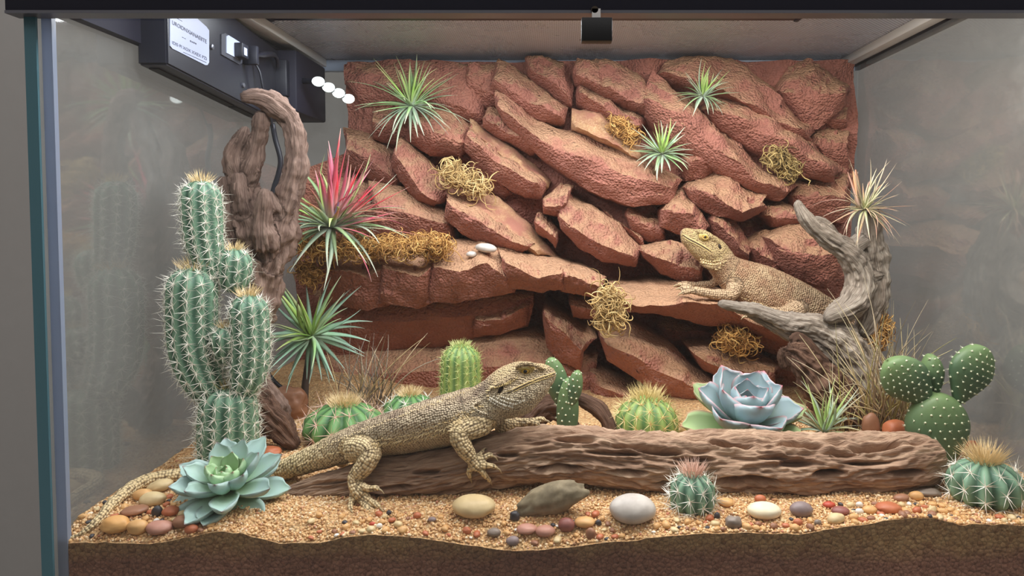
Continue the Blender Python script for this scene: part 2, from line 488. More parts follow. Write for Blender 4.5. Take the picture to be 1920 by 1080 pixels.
bmesh.ops.recalc_face_normals(bm, faces=bm.faces); bmesh.ops.bevel(bm, geom=bm.edges[:], offset=0.0018, segments=2, affect='EDGES')
mk('housing', [v.co[:] for v in bm.verts], [[v.index for v in f.verts] for f in bm.faces], M_black2, box, sharp=35); bm.free()
# mounting shelf between the box and the glass
zs = P(100, 30, 0.03)[2]
bb = MB().box((XL, 0.012, zs + 0.0), (FX0 + 0.004, YB - 0.02, zs + 0.07)); mk('mounting_rail', bb.verts(), bb.faces(), M_black, box, smooth=False)
# light slot underneath
bb = MB()
for (y0, y1) in ((pA[1] + 0.012, 0.30), (0.305, 0.36)):
    bb.add([(FX0 + 0.004, y0, zbot(y0) - 0.0012), (FX0 + 0.014, y0, zbot(y0) - 0.0012), (FX0 + 0.014, y1, zbot(y1) - 0.0012), (FX0 + 0.004, y1, zbot(y1) - 0.0012),
            (FX0 + 0.004, y0, zbot(y0) + 0.001), (FX0 + 0.014, y0, zbot(y0) + 0.001), (FX0 + 0.014, y1, zbot(y1) + 0.001), (FX0 + 0.004, y1, zbot(y1) + 0.001)],
           [(0, 3, 2, 1), (4, 5, 6, 7), (0, 1, 5, 4), (1, 2, 6, 5), (2, 3, 7, 6), (3, 0, 4, 7)])
mk('vent_slot', bb.verts(), bb.faces(), plain('slot_black', (8, 8, 10), 0.7), box, smooth=False)
def onface(px, py, out=0.0):      # pixel on the box's right face
    p = boxpt(px, py, FX1); p[0] += out; return p
def plate(name, poly, thick, mat, parent, rad=0.0):
    pts = [onface(*q) for q in poly]
    f = np.array(pts); bk = f.copy(); f = f + [thick, 0, 0]; n = len(f)
    V = np.vstack([f, bk]); Fs = [list(range(n)), list(range(2 * n - 1, n - 1, -1))] + [[i, n + i, n + (i + 1) % n, (i + 1) % n] for i in range(n)]
    return mk(name, V, Fs, mat, parent, smooth=False)
M_label = plain('sticker_white', (168, 176, 200), 0.45)
lab = plate('sticker', [(318, 18), (350, 18), (386, 50), (391, 57), (391, 117), (388, 122), (384, 122), (322, 91), (318, 86)], 0.0007, M_label, box)
# faint printed rows on the sticker
def face_print(rows, name, parent, mat):
    bb = MB()
    for (p0, p1, h, n, gap) in rows:
        p0 = np.array(p0, float); p1 = np.array(p1, float)
        for k in range(n):
            a = p0 + (p1 - p0) * (k / n); c = p0 + (p1 - p0) * ((k + 1 - gap) / n)
            hh = h * (0.7 + 0.3 * random.random())
            q = [onface(a[0], a[1]), onface(c[0], c[1]), onface(c[0], c[1] - hh), onface(a[0], a[1] - hh)]
            q = np.array(q) + [0.0010, 0, 0]
            bb.add(np.vstack([q, q - [0.0004, 0, 0]]), [(0, 1, 2, 3), (0, 4, 5, 1), (1, 5, 6, 2), (2, 6, 7, 3), (3, 7, 4, 0)])
    return mk(name, bb.verts(), bb.faces(), mat, parent, smooth=False)
M_ink = plain('print_ink', (62, 64, 84), 0.6)
# lettering as far as it can be read: a long upper line and a lower line of blurred capitals
def face_text(txt, p0, p1, h, parent, mat):
    cu = bpy.data.curves.new('lettering', 'FONT'); cu.body = txt; cu.size = 1.0
    to = bpy.data.objects.new('tmp', cu); COL.objects.link(to)
    dg = bpy.context.evaluated_depsgraph_get(); dg.update()
    me = bpy.data.meshes.new_from_object(to.evaluated_get(dg))
    V = np.array([v.co[:] for v in me.vertices]); Fs = [list(p.vertices) for p in me.polygons]
    bpy.data.objects.remove(to); bpy.data.meshes.remove(me)
    V[:, 0] /= V[:, 0].max(); V[:, 1] /= 0.72
    out = []
    for x, y, _ in V:
        px = p0[0] + (p1[0] - p0[0]) * x; py = p0[1] + (p1[1] - p0[1]) * x - h * y
        out.append(onface(px, py) + np.array([0.0010, 0, 0]))
    return mk('lettering', out, Fs, mat, parent, smooth=False)
face_text('UROIDNXIANAEIITE', (321, 45), (386, 82), 7.5, lab, M_ink)
face_text('IDI5 PI XOX XXEX PZI', (321, 82), (386, 113), 6.0, lab, M_ink)
face_print([((340, 70), (348, 74), 1.0, 2, .3), ((355, 78), (368, 84), 3.0, 4, .4), ((342, 98), (386, 118), 0.9, 26, .25), ((324, 31), (340, 40), 0.6, 1, 0)], 'fine_print', lab, M_ink)
# screws
for (px, py) in ((396, 88), (455, 160)):
    c = onface(px, py); bb = MB()
    V, Q, T = tube(np.array([c, c + [0.002, 0, 0], c + [0.0026, 0, 0]]), [0.003, 0.003, 0.0018], 10); bb.add(V, Q, T)
    mk('screw', bb.verts(), bb.faces(), plain('screw_grey', (110, 112, 120), 0.35, 0.6), box, sharp=35)
# socket with a white plate, plug and adaptor
sock = plate('socket_plate', [(413, 64), (420, 62), (452, 82), (452, 118), (447, 121), (413, 102)], 0.0015, plain('socket_grey', (60, 62, 70), 0.5), box)
plate('socket_label', [(421, 68), (425, 66), (446, 79), (446, 108), (443, 110), (421, 99)], 0.0024, M_label, sock)
c = onface(440, 94)
plug = mk('plug', *bevel_box(c + [0.001, -0.006, -0.009], c + [0.012, 0.012, 0.008], 0.0015), M_black2, box, sharp=35)
mk('plug_label', *bevel_box(c + [0.0115, -0.002, -0.006], c + [0.0124, 0.006, 0.003], 0.0002), M_label, plug, smooth=False)
c2 = c + [0.0, 0.024, -0.002]
mk('plug_grip', *bevel_box(c2 + [0.000, -0.006, -0.011], c2 + [0.019, 0.001, 0.012], 0.002), M_black2, plug, sharp=35)
c3 = onface(500, 108)
V, Q, T = tube(smooth_path([c2 + [0.01, 0, 0.0], c3 + [0.010, -0.01, 0.002], c3 + [0.010, 0.01, 0.0], c3 + [0.006, 0.02, -0.008]], 14), [0.0022] * 4 + [0.004] * 6 + [0.0025] * 4, 8)
mk('cable_boot', V, [Q, T], M_black2, plug, sharp=40)
# rear block of the box with four glowing spots that imitate glare on the glass
zr = P(560, 215, 0.43)[2]
x0, x1 = P(455, 160, 0.42)[0], P(598, 160, 0.46)[0]
x0 = max(x0, XL + 0.004)
Vb, Fb = bevel_box((x0, 0.40, zr), (x1 - 0.01, 0.52, zr + 0.085), 0.003)
rear = mk('rear_block', Vb, Fb, M_black, box, sharp=35)
Vb, Fb = bevel_box((x0, 0.39, zr + 0.02), (x1 - 0.02, 0.402, zr + 0.07), 0.002); mk('cover_panel', Vb, Fb, M_black2, rear, sharp=35)
ml = NT('glare_spot'); ml.set(Base_Color=g(0.9), Emission_Color=(0.86, 1.0, 0.95, 1), Emission_Strength=2.2)
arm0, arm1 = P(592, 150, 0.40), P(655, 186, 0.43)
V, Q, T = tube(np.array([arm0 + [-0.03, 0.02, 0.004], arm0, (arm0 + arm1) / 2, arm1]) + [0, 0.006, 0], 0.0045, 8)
glare_arm = mk('glare_strip', V, [Q, T], M_black2, box, sharp=40)
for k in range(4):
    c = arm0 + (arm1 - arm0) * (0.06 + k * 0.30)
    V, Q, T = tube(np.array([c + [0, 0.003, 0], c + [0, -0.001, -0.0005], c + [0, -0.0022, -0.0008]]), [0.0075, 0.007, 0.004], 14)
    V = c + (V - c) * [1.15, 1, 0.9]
    mk('glare_spot', V, [Q, T], ml.m, glare_arm, sharp=50)
# cables
M_cable = plain('cable_black', (30, 32, 40), 0.45)
def cable(label, pts, r, name='cable'):
    C = smooth_path([P(*p) for p in pts], 40); V, Q, T = tube(C, r, 8)
    return props(mk(name, V, [Q, T], M_cable, org=C[-1]), label, 'cable')
cable('thin black cable dropping from the plug to the top of the driftwood', [(478, 118, .317), (487, 135, .318), (492, 160, .322), (497, 185, .330), (505, 208, .345), (512, 240, .360)], 0.0014)
cable('black cable hanging inside the loop of the tall driftwood', [(511, 232, .360), (516, 260, .366), (526, 300, .368), (521, 330, .368), (512, 360, .368), (505, 420, .368), (500, 520, .368), (496, 645, .366)], 0.0036)
cable('black cable bent low behind the star-shaped air plant', [(496, 640, .366), (500, 690, .358), (512, 712, .350), (530, 728, .350), (556, 742, .358)], 0.0028)

# ================================================================== SAND BED
FRONT = np.array([(100, 1022), (200, 1020), (280, 1025), (350, 1010), (400, 998), (450, 1002), (520, 1022), (600, 1020), (640, 1010), (700, 1005), (760, 1008), (850, 1020), (900, 1030),
                  (960, 1038), (1020, 1036), (1100, 1025), (1200, 1015), (1240, 1010), (1300, 1003), (1400, 1000), (1500, 1003), (1560, 993), (1620, 985), (1700, 970), (1750, 970), (1800, 985), (1850, 983), (1920, 985), (2130, 975)], float)
_fx = np.array([P(x, y, 0.005) for x, y in FRONT])
_so = np.argsort(_fx[:, 0])
def sand_z(X, Y):
    X = np.asarray(X, float); Y = np.asarray(Y, float)
    zf = np.interp(X, _fx[_so, 0], _fx[_so, 2])
    base = 0.0945 + 0.012 * sstep(Y, 0.28, 0.5) + 0.022 * sstep(Y, 0.30, 0.42) * sstep(-X, 0.18, 0.32)
    q = np.stack([X * 14, Y * 14, 0 * X + 3.1], -1)
    base = base + 0.0028 * noise3(q, 5) * sstep(Y, 0.02, 0.1)
    w = sstep(Y, 0.0, 0.035)
    return zf * (1 - w) + base * w
def on_sand(px, py):
    """Where the view through a pixel first meets the sand, behind the front glass."""
    Ys = np.linspace(0.0085, 0.5, 500); p0_, p1_ = P(px, py, 0.0), P(px, py, 1.0)
    R_ = p0_ + (p1_ - p0_) * Ys[:, None]
    below = np.where(R_[:, 2] <= sand_z(R_[:, 0], R_[:, 1]))[0]
    p = R_[below[0]] if len(below) else R_[-1]
    p[2] = float(sand_z(p[0], p[1])); return p

m = NT('sand')
co = m.coord()
v1 = m.voro(co, 380.0); v2 = m.voro(co, 160.0)
gc = m.ramp(v1.outputs['Color'], [(0.0, lin(166, 120, 76)), (0.3, lin(206, 162, 110)), (0.6, lin(220, 182, 130)), (0.85, lin(192, 144, 94)), (1.0, lin(232, 208, 172))])
dk = m.mrange(v1.outputs['Distance'], 0.25, 0.75, 1.0, 0.62)
m.set(Base_Color=m.mix(1.0, gc, dk, 'MULTIPLY'), Roughness=0.85, Normal=m.bump(m.math('SUBTRACT', 1.0, v1.outputs['Distance']), 0.8, 0.002))
M_sand = m.m
m = NT('packed_soil')
co = m.coord()
v1 = m.voro(co, 300.0); n1 = m.noise(co, 25.0, 4, 0.6)
sep = m.n('SeparateXYZ', {0: m.n('NewGeometry').outputs['Position']})
lay = m.mrange(m.math('ADD', sep.outputs[2], m.math('MULTIPLY', m.math('SUBTRACT', n1, 0.5), 0.03)), 0.066, 0.082)
c1 = m.ramp(v1.outputs['Color'], [(0.0, lin(176, 126, 104)), (0.5, lin(198, 146, 120)), (1.0, lin(160, 112, 92))])
c2 = m.ramp(v1.outputs['Color'], [(0.0, lin(200, 152, 102)), (0.5, lin(232, 192, 138)), (1.0, lin(182, 134, 90))])
crk = m.mrange(m.voro(co, 210.0, 'DISTANCE_TO_EDGE').outputs['Distance'], 0.0, 0.10, 0.6, 1.0)
m.set(Base_Color=m.mix(1.0, m.mix(lay, c1, c2), crk, 'MULTIPLY'), Roughness=0.9, Normal=m.bump(m.math('SUBTRACT', 1.0, v1.outputs['Distance']), 0.7, 0.002))
M_soil = m.m

nx, ny = 300, 170
xs = np.linspace(XL + 0.0005, XR - 0.0005, nx); ys = np.concatenate([np.linspace(0.0058, 0.2, 90), np.linspace(0.2, YB - 0.001, ny - 89)[1:]])
Xg, Yg = np.meshgrid(xs, ys, indexing='ij')
Zg = sand_z(Xg, Yg) + 0.0008 * noise3(np.stack([Xg * 120, Yg * 120, Xg * 0], -1), 9)
top = np.stack([Xg, Yg, Zg], -1).reshape(-1, 3)
bot = top.copy(); bot[:, 2] = 0.0035
N = len(top); Q = grid_faces(nx, ny, False)[:, ::-1]
idx = np.arange(N).reshape(nx, ny)
def skirt(l): return np.stack([l[:-1], l[1:], l[1:] + N, l[:-1] + N], 1)
sk_front = skirt(idx[:, 0]); sk = np.concatenate([skirt(idx[:, -1])[:, ::-1], skirt(idx[0, :])[:, ::-1], skirt(idx[-1, :])])
Fq = np.concatenate([Q[:, ::-1], sk_front[:, ::-1], sk])
mi = np.concatenate([np.zeros(len(Q)), np.ones(len(sk_front)), np.ones(len(sk))])
sand = mk('sand_bed', np.vstack([top, bot]), [Fq], [M_sand, M_soil], org=(0.027, 0.28, 0.0035), midx=mi)
props(sand, 'bed of coarse golden sand over brown soil filling the terrarium bottom', 'sand', kind='stuff')

# loose grains lying on the front of the bed
def ico():
    bm = bmesh.new(); bmesh.ops.create_icosphere(bm, subdivisions=1, radius=1.0)
    V = np.array([v.co[:] for v in bm.verts]); T = np.array([[v.index for v in f.verts] for f in bm.faces]); bm.free(); return V, T
IV, IT = ico()
def grains(name, n, ymax, size, mat, seed):
    r = np.random.default_rng(seed)
    X = r.uniform(XL + 0.003, XR - 0.003, n); Y = 0.0075 + (ymax - 0.0075) * r.random(n) ** 1.25
    keep = (X < 0.477) & (X > -0.42); X = X[keep]; Y = Y[keep]; n = len(X)
    Z = sand_z(X, Y)
    s = size * r.uniform(0.55, 1.15, n); sq = r.uniform(0.6, 1.0, (n, 3))
    V = IV[None] * (s[:, None] * sq)[:, None, :]
    a = r.uniform(0, math.tau, n); ca, sa = np.cos(a)[:, None], np.sin(a)[:, None]
    V = np.stack([V[..., 0] * ca - V[..., 1] * sa, V[..., 0] * sa + V[..., 1] * ca, V[..., 2]], -1)
    V = V + np.stack([X, Y, Z + s * 0.25], -1)[:, None]
    T = IT[None] + (np.arange(n) * len(IV))[:, None, None]
    tone = np.repeat(r.random(n), len(IV))
    o = mk(name, V.reshape(-1, 3), [T.reshape(-1, 3)], mat, sand, smooth=True, attrs={'tone': tone})
    o['kind'] = 'stuff'; return o
m = NT('sand_grain')
a = m.attr('tone').outputs['Fac']
m.set(Base_Color=m.ramp(a, [(0.0, lin(140, 98, 66)), (0.08, lin(184, 136, 88)), (0.35, lin(208, 164, 112)), (0.7, lin(222, 184, 132)), (0.93, lin(234, 212, 176)), (1.0, lin(192, 122, 90))]), Roughness=0.7)
M_grain = m.m
grains('sand_grain', 42000, 0.30, 0.0017, M_grain, 11)

# ================================================================== ROCK WALL
m = NT('red_rock')
co = m.coord()
n1 = m.noise(co, 9.0, 5, 0.6); n2 = m.noise(co, 60.0, 4, 0.6); v = m.voro(co, 260.0, 'F1', 0.9); v3 = m.noise(co, 320.0, 2, 0.5)
base = m.ramp(n1, [(0.25, lin(130, 82, 69)), (0.5, lin(161, 105, 88)), (0.75, lin(180, 123, 101))])
base = m.mix(m.mrange(n2, 0.35, 0.75, 0.0, 0.6), base, lin(172, 112, 98))
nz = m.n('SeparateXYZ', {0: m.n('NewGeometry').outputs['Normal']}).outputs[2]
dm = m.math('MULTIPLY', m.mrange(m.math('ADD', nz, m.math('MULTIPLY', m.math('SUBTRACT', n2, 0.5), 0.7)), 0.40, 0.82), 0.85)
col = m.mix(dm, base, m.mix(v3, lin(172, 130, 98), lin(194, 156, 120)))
hh = m.math('ADD', m.math('MULTIPLY', v.outputs['Distance'], -1.3), m.math('ADD', m.math('MULTIPLY', n2, 3.0), v3))
ck = m.mrange(m.voro(m.n('Mapping', {'Vector': co, 'Rotation': (0, 0.7, 0), 'Scale': (1, 1, 2.2)}).outputs[0], 26.0, 'DISTANCE_TO_EDGE').outputs['Distance'], 0.0, 0.045)
hh = m.math('ADD', m.math('ADD', hh, m.math('MULTIPLY', m.noise(co, 24.0, 6, 0.7), 4.0)), m.math('MULTIPLY', ck, 0.12))
m.set(Base_Color=col, Roughness=0.82, Specular_IOR_Level=0.3, Normal=m.bump(hh, 0.85, 0.003))
M_rock = m.m
m = NT('drift_sand')
co = m.coord(); v1 = m.voro(co, 500.0); n1 = m.noise(co, 40.0)
n5 = m.noise(co, 22.0, 5, 0.65)
m.set(Base_Color=m.mix(m.mrange(n5, .42, .62), m.ramp(v1.outputs['Color'], [(0, lin(160, 118, 84)), (.6, lin(188, 148, 108)), (1, lin(204, 170, 132))]), lin(160, 106, 88)), Roughness=0.9,
      Normal=m.bump(v1.outputs['Distance'], 0.5, 0.001))
M_drift = m.m

rock = thing('rock_background', 'red sandstone rock wall of slanting slabs covering the back glass', 'rock wall', (0.02, 0.5, 0.09))
YBK = 0.562
def ymap(y): return float(np.interp(y, [100, 250, 400, 470, 560, 640, 780], [0.505, 0.485, 0.455, 0.425, 0.43, 0.43, 0.415]))
def rockpiece(top, crease, bot, yf=None, dt=0.05, db=0.03, mat=None, amp=1.35, seed=0, name='rock', nu=34):
    ym = np.mean([p[1] for p in crease])
    Yf = ymap(ym) if yf is None else yf
    A, B, C = (resample(x, nu) for x in (top, crease, bot))
    Yt = min(Yf + dt, YBK - 0.004); Yb = min(Yf + db, YBK - 0.004)
    k = 9
    pt = np.array([P(x, y, Yt) for x, y in A]); pc = np.array([P(x, y, Yf) for x, y in B]); pb = np.array([P(x, y, Yb) for x, y in C])
    # ends bend back into the wall
    e = np.linspace(0, 1, nu); endw = np.clip(np.minimum(e, 1 - e) / 0.10, 0, 1) ** 0.5
    pc[:, 1] += (1 - endw) * (Yt - Yf) * 0.55
    rows = []
    pt0 = pt.copy(); pt0[:, 1] = YBK; rows.append(pt0)
    for t in np.linspace(0, 1, k)[:-1]:
        q = pt * (1 - t) + pc * t; q[:, 1] -= 0.004 * math.sin(math.pi * t); q[:, 2] += 0.003 * math.sin(math.pi * t); rows.append(q)
    for t in np.linspace(0, 1, k):
        q = pc * (1 - t) + pb * t; q[:, 1] -= 0.0035 * math.sin(math.pi * t); rows.append(q)
    pb0 = pb.copy(); pb0[:, 1] = YBK; rows.append(pb0)
    V = np.stack(rows, 1)                         # nu x nr x 3
    nr = V.shape[1]
    L = V[:1].copy(); R = V[-1:].copy()
    for q in (L, R):
        q[..., 1] = YBK; q[..., 2] = q[..., 2].mean() + (q[..., 2] - q[..., 2].mean()) * 0.8
    V = np.concatenate([L, V, R]); nuu = nu + 2
    W = V.reshape(-1, 3)
    d = 0.0045 * fbm(W * 28, 3, seed) + 0.0022 * np.abs(fbm(W * 75, 3, seed + 20)) + 0.0010 * fbm(W * 230, 2, seed + 40)
    # step the surface so it breaks into flat facets
    fac = np.round(fbm(W * 38, 2, seed + 7) * 2.2) / 2.2
    d = d + 0.0028 * fac
    mv = np.stack([0.35 * noise3(W * 30, seed + 3), -np.ones(len(W)), 0.5 + 0 * W[:, 0]], 1)
    W = W + mv * (d * amp)[:, None]
    W[:, 1] = np.minimum(W[:, 1], YBK); W[:, 2] = np.minimum(W[:, 2], 0.6045)
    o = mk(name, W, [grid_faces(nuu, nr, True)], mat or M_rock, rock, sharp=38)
    return o

ROCKS = [
 # top edge, crease, lower edge, options
 ([(645,122),(760,117),(900,122)], [(640,150),(780,172),(905,215)], [(680,200),(790,218),(900,232)], dict(dt=.03)),
 ([(880,118),(920,116),(945,122)], [(872,140),(905,170),(935,180)], [(880,200),(915,205),(940,200)], dict(dt=.02)),
 ([(700,200),(740,195),(790,200)], [(690,230),(740,240),(780,250)], [(700,262),(740,270),(775,280)], dict()),
 ([(788,193),(840,203),(888,240)], [(768,220),(818,252),(872,268)], [(760,262),(805,290),(862,292)], dict(yf=.455, dt=.06)),
 ([(885,238),(950,288),(1010,328),(1028,345)], [(870,250),(930,302),(990,340),(1022,357)], [(868,282),(925,336),(985,372),(1015,376)], dict(yf=.45)),
 ([(905,275),(945,300),(990,330)], [(880,290),(920,330),(960,360)], [(880,320),(910,350),(945,375)], dict(yf=.49)),
 ([(918,195),(970,222),(1018,265)], [(903,218),(950,250),(1012,284)], [(905,238),(945,268),(992,290)], dict(yf=.47)),
 ([(932,168),(1010,228),(1090,248),(1180,278),(1284,338)], [(922,188),(1010,262),(1088,292),(1170,326),(1275,352)], [(940,222),(1015,296),(1095,356),(1185,390),(1258,382)], dict(yf=.435, dt=.065)),
 ([(936,113),(1000,148),(1040,182),(1066,205)], [(918,150),(970,178),(1020,205),(1060,222)], [(915,172),(960,202),(1010,228),(1052,232)], dict(yf=.47)),
 ([(985,110),(1015,104),(1060,124),(1078,165)], [(984,122),(1020,142),(1055,172),(1073,196)], [(990,145),(1025,172),(1055,198),(1070,205)], dict(yf=.485)),
 ([(1082,110),(1150,113),(1200,143),(1230,176)], [(1074,128),(1130,164),(1190,190),(1224,206)], [(1078,155),(1130,184),(1180,208),(1217,218)], dict(yf=.462)),
 ([(1085,150),(1130,170),(1180,204),(1218,226)], [(1080,172),(1120,198),(1170,222),(1208,240)], [(1080,195),(1115,220),(1160,240),(1197,250)], dict(yf=.475)),
 ([(1220,138),(1300,192),(1370,258),(1430,322),(1497,350)], [(1208,180),(1286,222),(1350,285),(1415,338),(1492,362)], [(1212,215),(1272,280),(1345,325),(1400,356),(1462,378)], dict(yf=.44, dt=.055)),
 ([(1252,118),(1310,103),(1370,107),(1430,148),(1490,203),(1528,250)], [(1238,128),(1310,152),(1380,190),(1440,212),(1500,247),(1530,258)], [(1268,155),(1330,180),(1385,200),(1440,232),(1490,266),(1524,270)], dict(yf=.46, dt=.06)),
 ([(1335,178),(1400,188),(1450,218),(1510,258),(1584,320)], [(1325,200),(1392,222),(1450,254),(1510,294),(1578,328)], [(1330,225),(1395,268),(1468,308),(1510,334),(1562,342)], dict(yf=.45)),
 ([(1478,125),(1510,113),(1560,143),(1596,170)], [(1468,168),(1510,172),(1550,180),(1595,180)], [(1478,195),(1510,232),(1532,244),(1590,200)], dict(yf=.465, dt=.06)),
 ([(1545,196),(1575,196),(1592,200)], [(1542,218),(1565,224),(1590,224)], [(1548,245),(1565,250),(1588,245)], dict(yf=.505)),
 ([(1520,248),(1560,238),(1594,238)], [(1528,272),(1560,277),(1594,277)], [(1548,312),(1570,315),(1594,318)], dict(yf=.49)),
 ([(1292,340),(1350,312),(1400,329),(1446,368)], [(1292,350),(1340,368),(1386,405),(1442,375)], [(1300,382),(1342,408),(1388,418),(1440,390)], dict(yf=.43, dt=.07)),
 ([(1283,288),(1320,273),(1355,284)], [(1283,304),(1320,298),(1354,304)], [(1286,340),(1312,338),(1345,320)], dict(yf=.46)),
 ([(1252,380),(1280,348),(1302,375),(1334,428)], [(1244,394),(1275,398),(1300,404),(1327,437)], [(1240,428),(1270,438),(1290,446),(1312,455)], dict(yf=.435)),
 ([(1180,385),(1220,390),(1250,400)], [(1175,410),(1215,425),(1250,430)], [(1180,440),(1215,455),(1250,460)], dict(yf=.48)),
 ([(1050,352),(1110,383),(1160,418),(1208,474)], [(1044,402),(1090,442),(1140,466),(1202,486)], [(1050,432),(1085,466),(1130,494),(1192,500)], dict(yf=.425, dt=.06)),
 ([(1204,462),(1250,455),(1290,461),(1326,490)], [(1204,472),(1240,488),(1290,498),(1324,512)], [(1208,486),(1240,512),(1280,530),(1316,534)], dict(yf=.42)),
 ([(1335,393),(1365,398),(1390,433),(1415,470)], [(1336,412),(1360,432),(1385,466),(1411,482)], [(1342,446),(1360,468),(1380,488),(1402,496)], dict(yf=.445)),
 ([(1445,430),(1490,413),(1530,419),(1594,460)], [(1448,444),(1485,472),(1530,480),(1584,474)], [(1458,498),(1500,528),(1550,546),(1588,520)], dict(yf=.42, dt=.07)),
 ([(1410,445),(1435,433),(1458,440)], [(1410,464),(1440,484),(1467,494)], [(1418,500),(1445,520),(1472,524)], dict(yf=.45)),
 ([(1432,384),(1465,378),(1504,394)], [(1438,402),(1470,408),(1504,414)], [(1448,428),(1475,430),(1502,428)], dict(yf=.46)),
 ([(1490,340),(1530,330),(1594,330)], [(1490,365),(1535,370),(1594,375)], [(1495,410),(1540,415),(1594,420)], dict(yf=.475)),
 ([(1515,300),(1550,305),(1594,312)], [(1520,320),(1550,330),(1594,335)], [(1525,345),(1555,350),(1594,355)], dict(yf=.50)),
 ([(1330,470),(1390,490),(1450,520),(1560,560)], [(1325,500),(1390,525),(1450,555),(1555,590)], [(1330,530),(1390,550),(1450,590),(1550,620)], dict(yf=.46)),
 # ledge under the resting lizard
 ([(1138,529),(1220,526),(1300,534),(1370,548),(1450,592),(1560,628)], [(1162,556),(1190,574),(1290,568),(1360,576),(1430,610),(1550,648)], [(1178,586),(1250,592),(1320,606),(1380,614),(1440,636),(1545,668)], dict(yf=.355, dt=.11, db=.04)),
 ([(1240,590),(1320,600),(1420,610)], [(1235,615),(1320,625),(1420,635)], [(1240,650),(1320,650),(1420,655)], dict(yf=.47)),
 # long ledge on the left, in five blocks
 ([(566,470),(640,478),(730,480)], [(585,498),(688,520),(728,498)], [(600,560),(690,585),(728,575)], dict(yf=.375, dt=.10, db=.035)),
 ([(700,478),(760,478),(815,482)], [(705,498),(788,522),(812,496)], [(705,570),(780,580),(812,566)], dict(yf=.365, dt=.10, db=.035)),
 ([(795,480),(850,452),(900,448),(968,470)], [(798,498),(862,512),(912,494),(962,528)], [(800,570),(860,568),(910,560),(965,550)], dict(yf=.36, dt=.10, db=.035)),
 ([(925,458),(990,476),(1070,496)], [(935,490),(1010,520),(1066,515)], [(945,540),(1010,546),(1062,548)], dict(yf=.355, dt=.09, db=.03)),
 ([(1048,492),(1090,500),(1137,522)], [(1050,515),(1090,525),(1135,541)], [(1052,550),(1090,555),(1128,560)], dict(yf=.36, dt=.08, db=.03)),
 # shaded rock under the ledge
 ([(588,548),(750,560),(900,545),(1000,548)], [(600,600),(750,605),(900,590),(1000,572)], [(610,690),(750,660),(880,650),(990,612)], dict(yf=.43, dt=.02, db=.05, amp=.7)),
 ([(888,580),(940,568),(1004,552)], [(884,602),(940,602),(997,572)], [(888,632),(940,628),(987,610)], dict(yf=.425)),
 ([(1022,568),(1060,588),(1120,634)], [(1016,592),(1050,622),(1096,666)], [(1024,650),(1050,680),(1090,698)], dict(yf=.40)),
 ([(1066,548),(1095,546),(1124,560)], [(1066,572),(1090,577),(1117,582)], [(1072,598),(1095,600),(1116,598)], dict(yf=.40)),
 ([(1127,618),(1190,610),(1250,638),(1300,688),(1354,720)], [(1127,642),(1180,666),(1230,692),(1290,722),(1347,737)], [(1138,675),(1190,710),(1230,740),(1290,765),(1342,765)], dict(yf=.375, dt=.07)),
 ([(1298,647),(1360,644),(1420,658),(1467,690)], [(1303,667),(1350,688),(1410,698),(1462,708)], [(1318,692),(1370,712),(1420,728),(1457,726)], dict(yf=.37, dt=.07)),
 ([(1398,598),(1440,603),(1484,630)], [(1403,622),(1440,633),(1482,652)], [(1408,648),(1440,664),(1477,674)], dict(yf=.41)),
 ([(1440,640),(1500,650),(1590,660)], [(1440,690),(1500,700),(1590,710)], [(1440,770),(1500,780),(1590,780)], dict(yf=.44)),
 ([(600,650),(750,640),(890,640)], [(600,705),(750,700),(890,690)], [(600,775),(750,780),(890,785)], dict(yf=.44, amp=.8)),
 ([(870,630),(1000,620),(1120,665)], [(870,690),(1000,685),(1118,712)], [(875,785),(1000,785),(1115,790)], dict(yf=.425, amp=.9)),
 ([(1105,685),(1210,735),(1330,745),(1470,705)], [(1108,722),(1210,755),(1330,768),(1470,745)], [(1110,790),(1210,795),(1330,795),(1470,790)], dict(yf=.40)),
 # left slabs behind the pink air plant
 ([(752,256),(800,298),(835,338),(854,372)], [(733,280),(765,325),(790,362),(822,382)], [(733,310),(752,345),(780,376),(812,388)], dict(yf=.445)),
 ([(645,240),(690,250),(740,280)], [(640,275),(690,300),(745,340)], [(640,310),(690,335),(740,365)], dict(yf=.48)),
 ([(840,363),(900,383),(960,428),(1004,462)], [(830,374),(880,406),(940,442),(993,467)], [(833,410),(862,440),(920,466),(977,476)], dict(yf=.41, dt=.06)),
 ([(690,338),(760,352),(835,393)], [(690,382),(770,402),(845,422)], [(700,440),(780,452),(855,455)], dict(yf=.445, amp=.7)),
 ([(600,330),(650,335),(700,345)], [(600,380),(650,390),(705,400)], [(600,450),(650,455),(705,455)], dict(yf=.48)),
 ([(1018,375),(1050,346),(1075,350)], [(1016,387),(1045,388),(1067,378)], [(1018,405),(1045,410),(1062,400)], dict(yf=.44)),
 ([(1010,400),(1030,410),(1050,430)], [(1000,415),(1020,430),(1045,455)], [(1005,435),(1025,450),(1040,470)], dict(yf=.445)),
 ([(1100,385),(1150,410),(1200,440)], [(1130,395),(1170,425),(1210,455)], [(1140,420),(1180,450),(1210,475)], dict(yf=.485)),
]
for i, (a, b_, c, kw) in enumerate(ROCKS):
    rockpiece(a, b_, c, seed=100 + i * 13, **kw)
DRIFTS = [
 ([(850,358),(930,368),(990,418),(1050,488)], [(850,376),(900,395),(960,445),(1015,482)], [(850,390),(900,410),(960,455),(1005,490)], dict(yf=.44, dt=.05)),
 ([(880,222),(940,262),(1000,306),(1034,340)], [(880,246),(940,292),(1000,335),(1028,352)], [(880,262),(940,305),(1000,345),(1020,360)], dict(yf=.475, dt=.04)),
 ([(1072,203),(1120,212),(1170,245),(1215,290)], [(1072,232),(1110,250),(1160,275),(1205,305)], [(1072,245),(1110,262),(1160,285),(1200,312)], dict(yf=.455, dt=.05)),
]
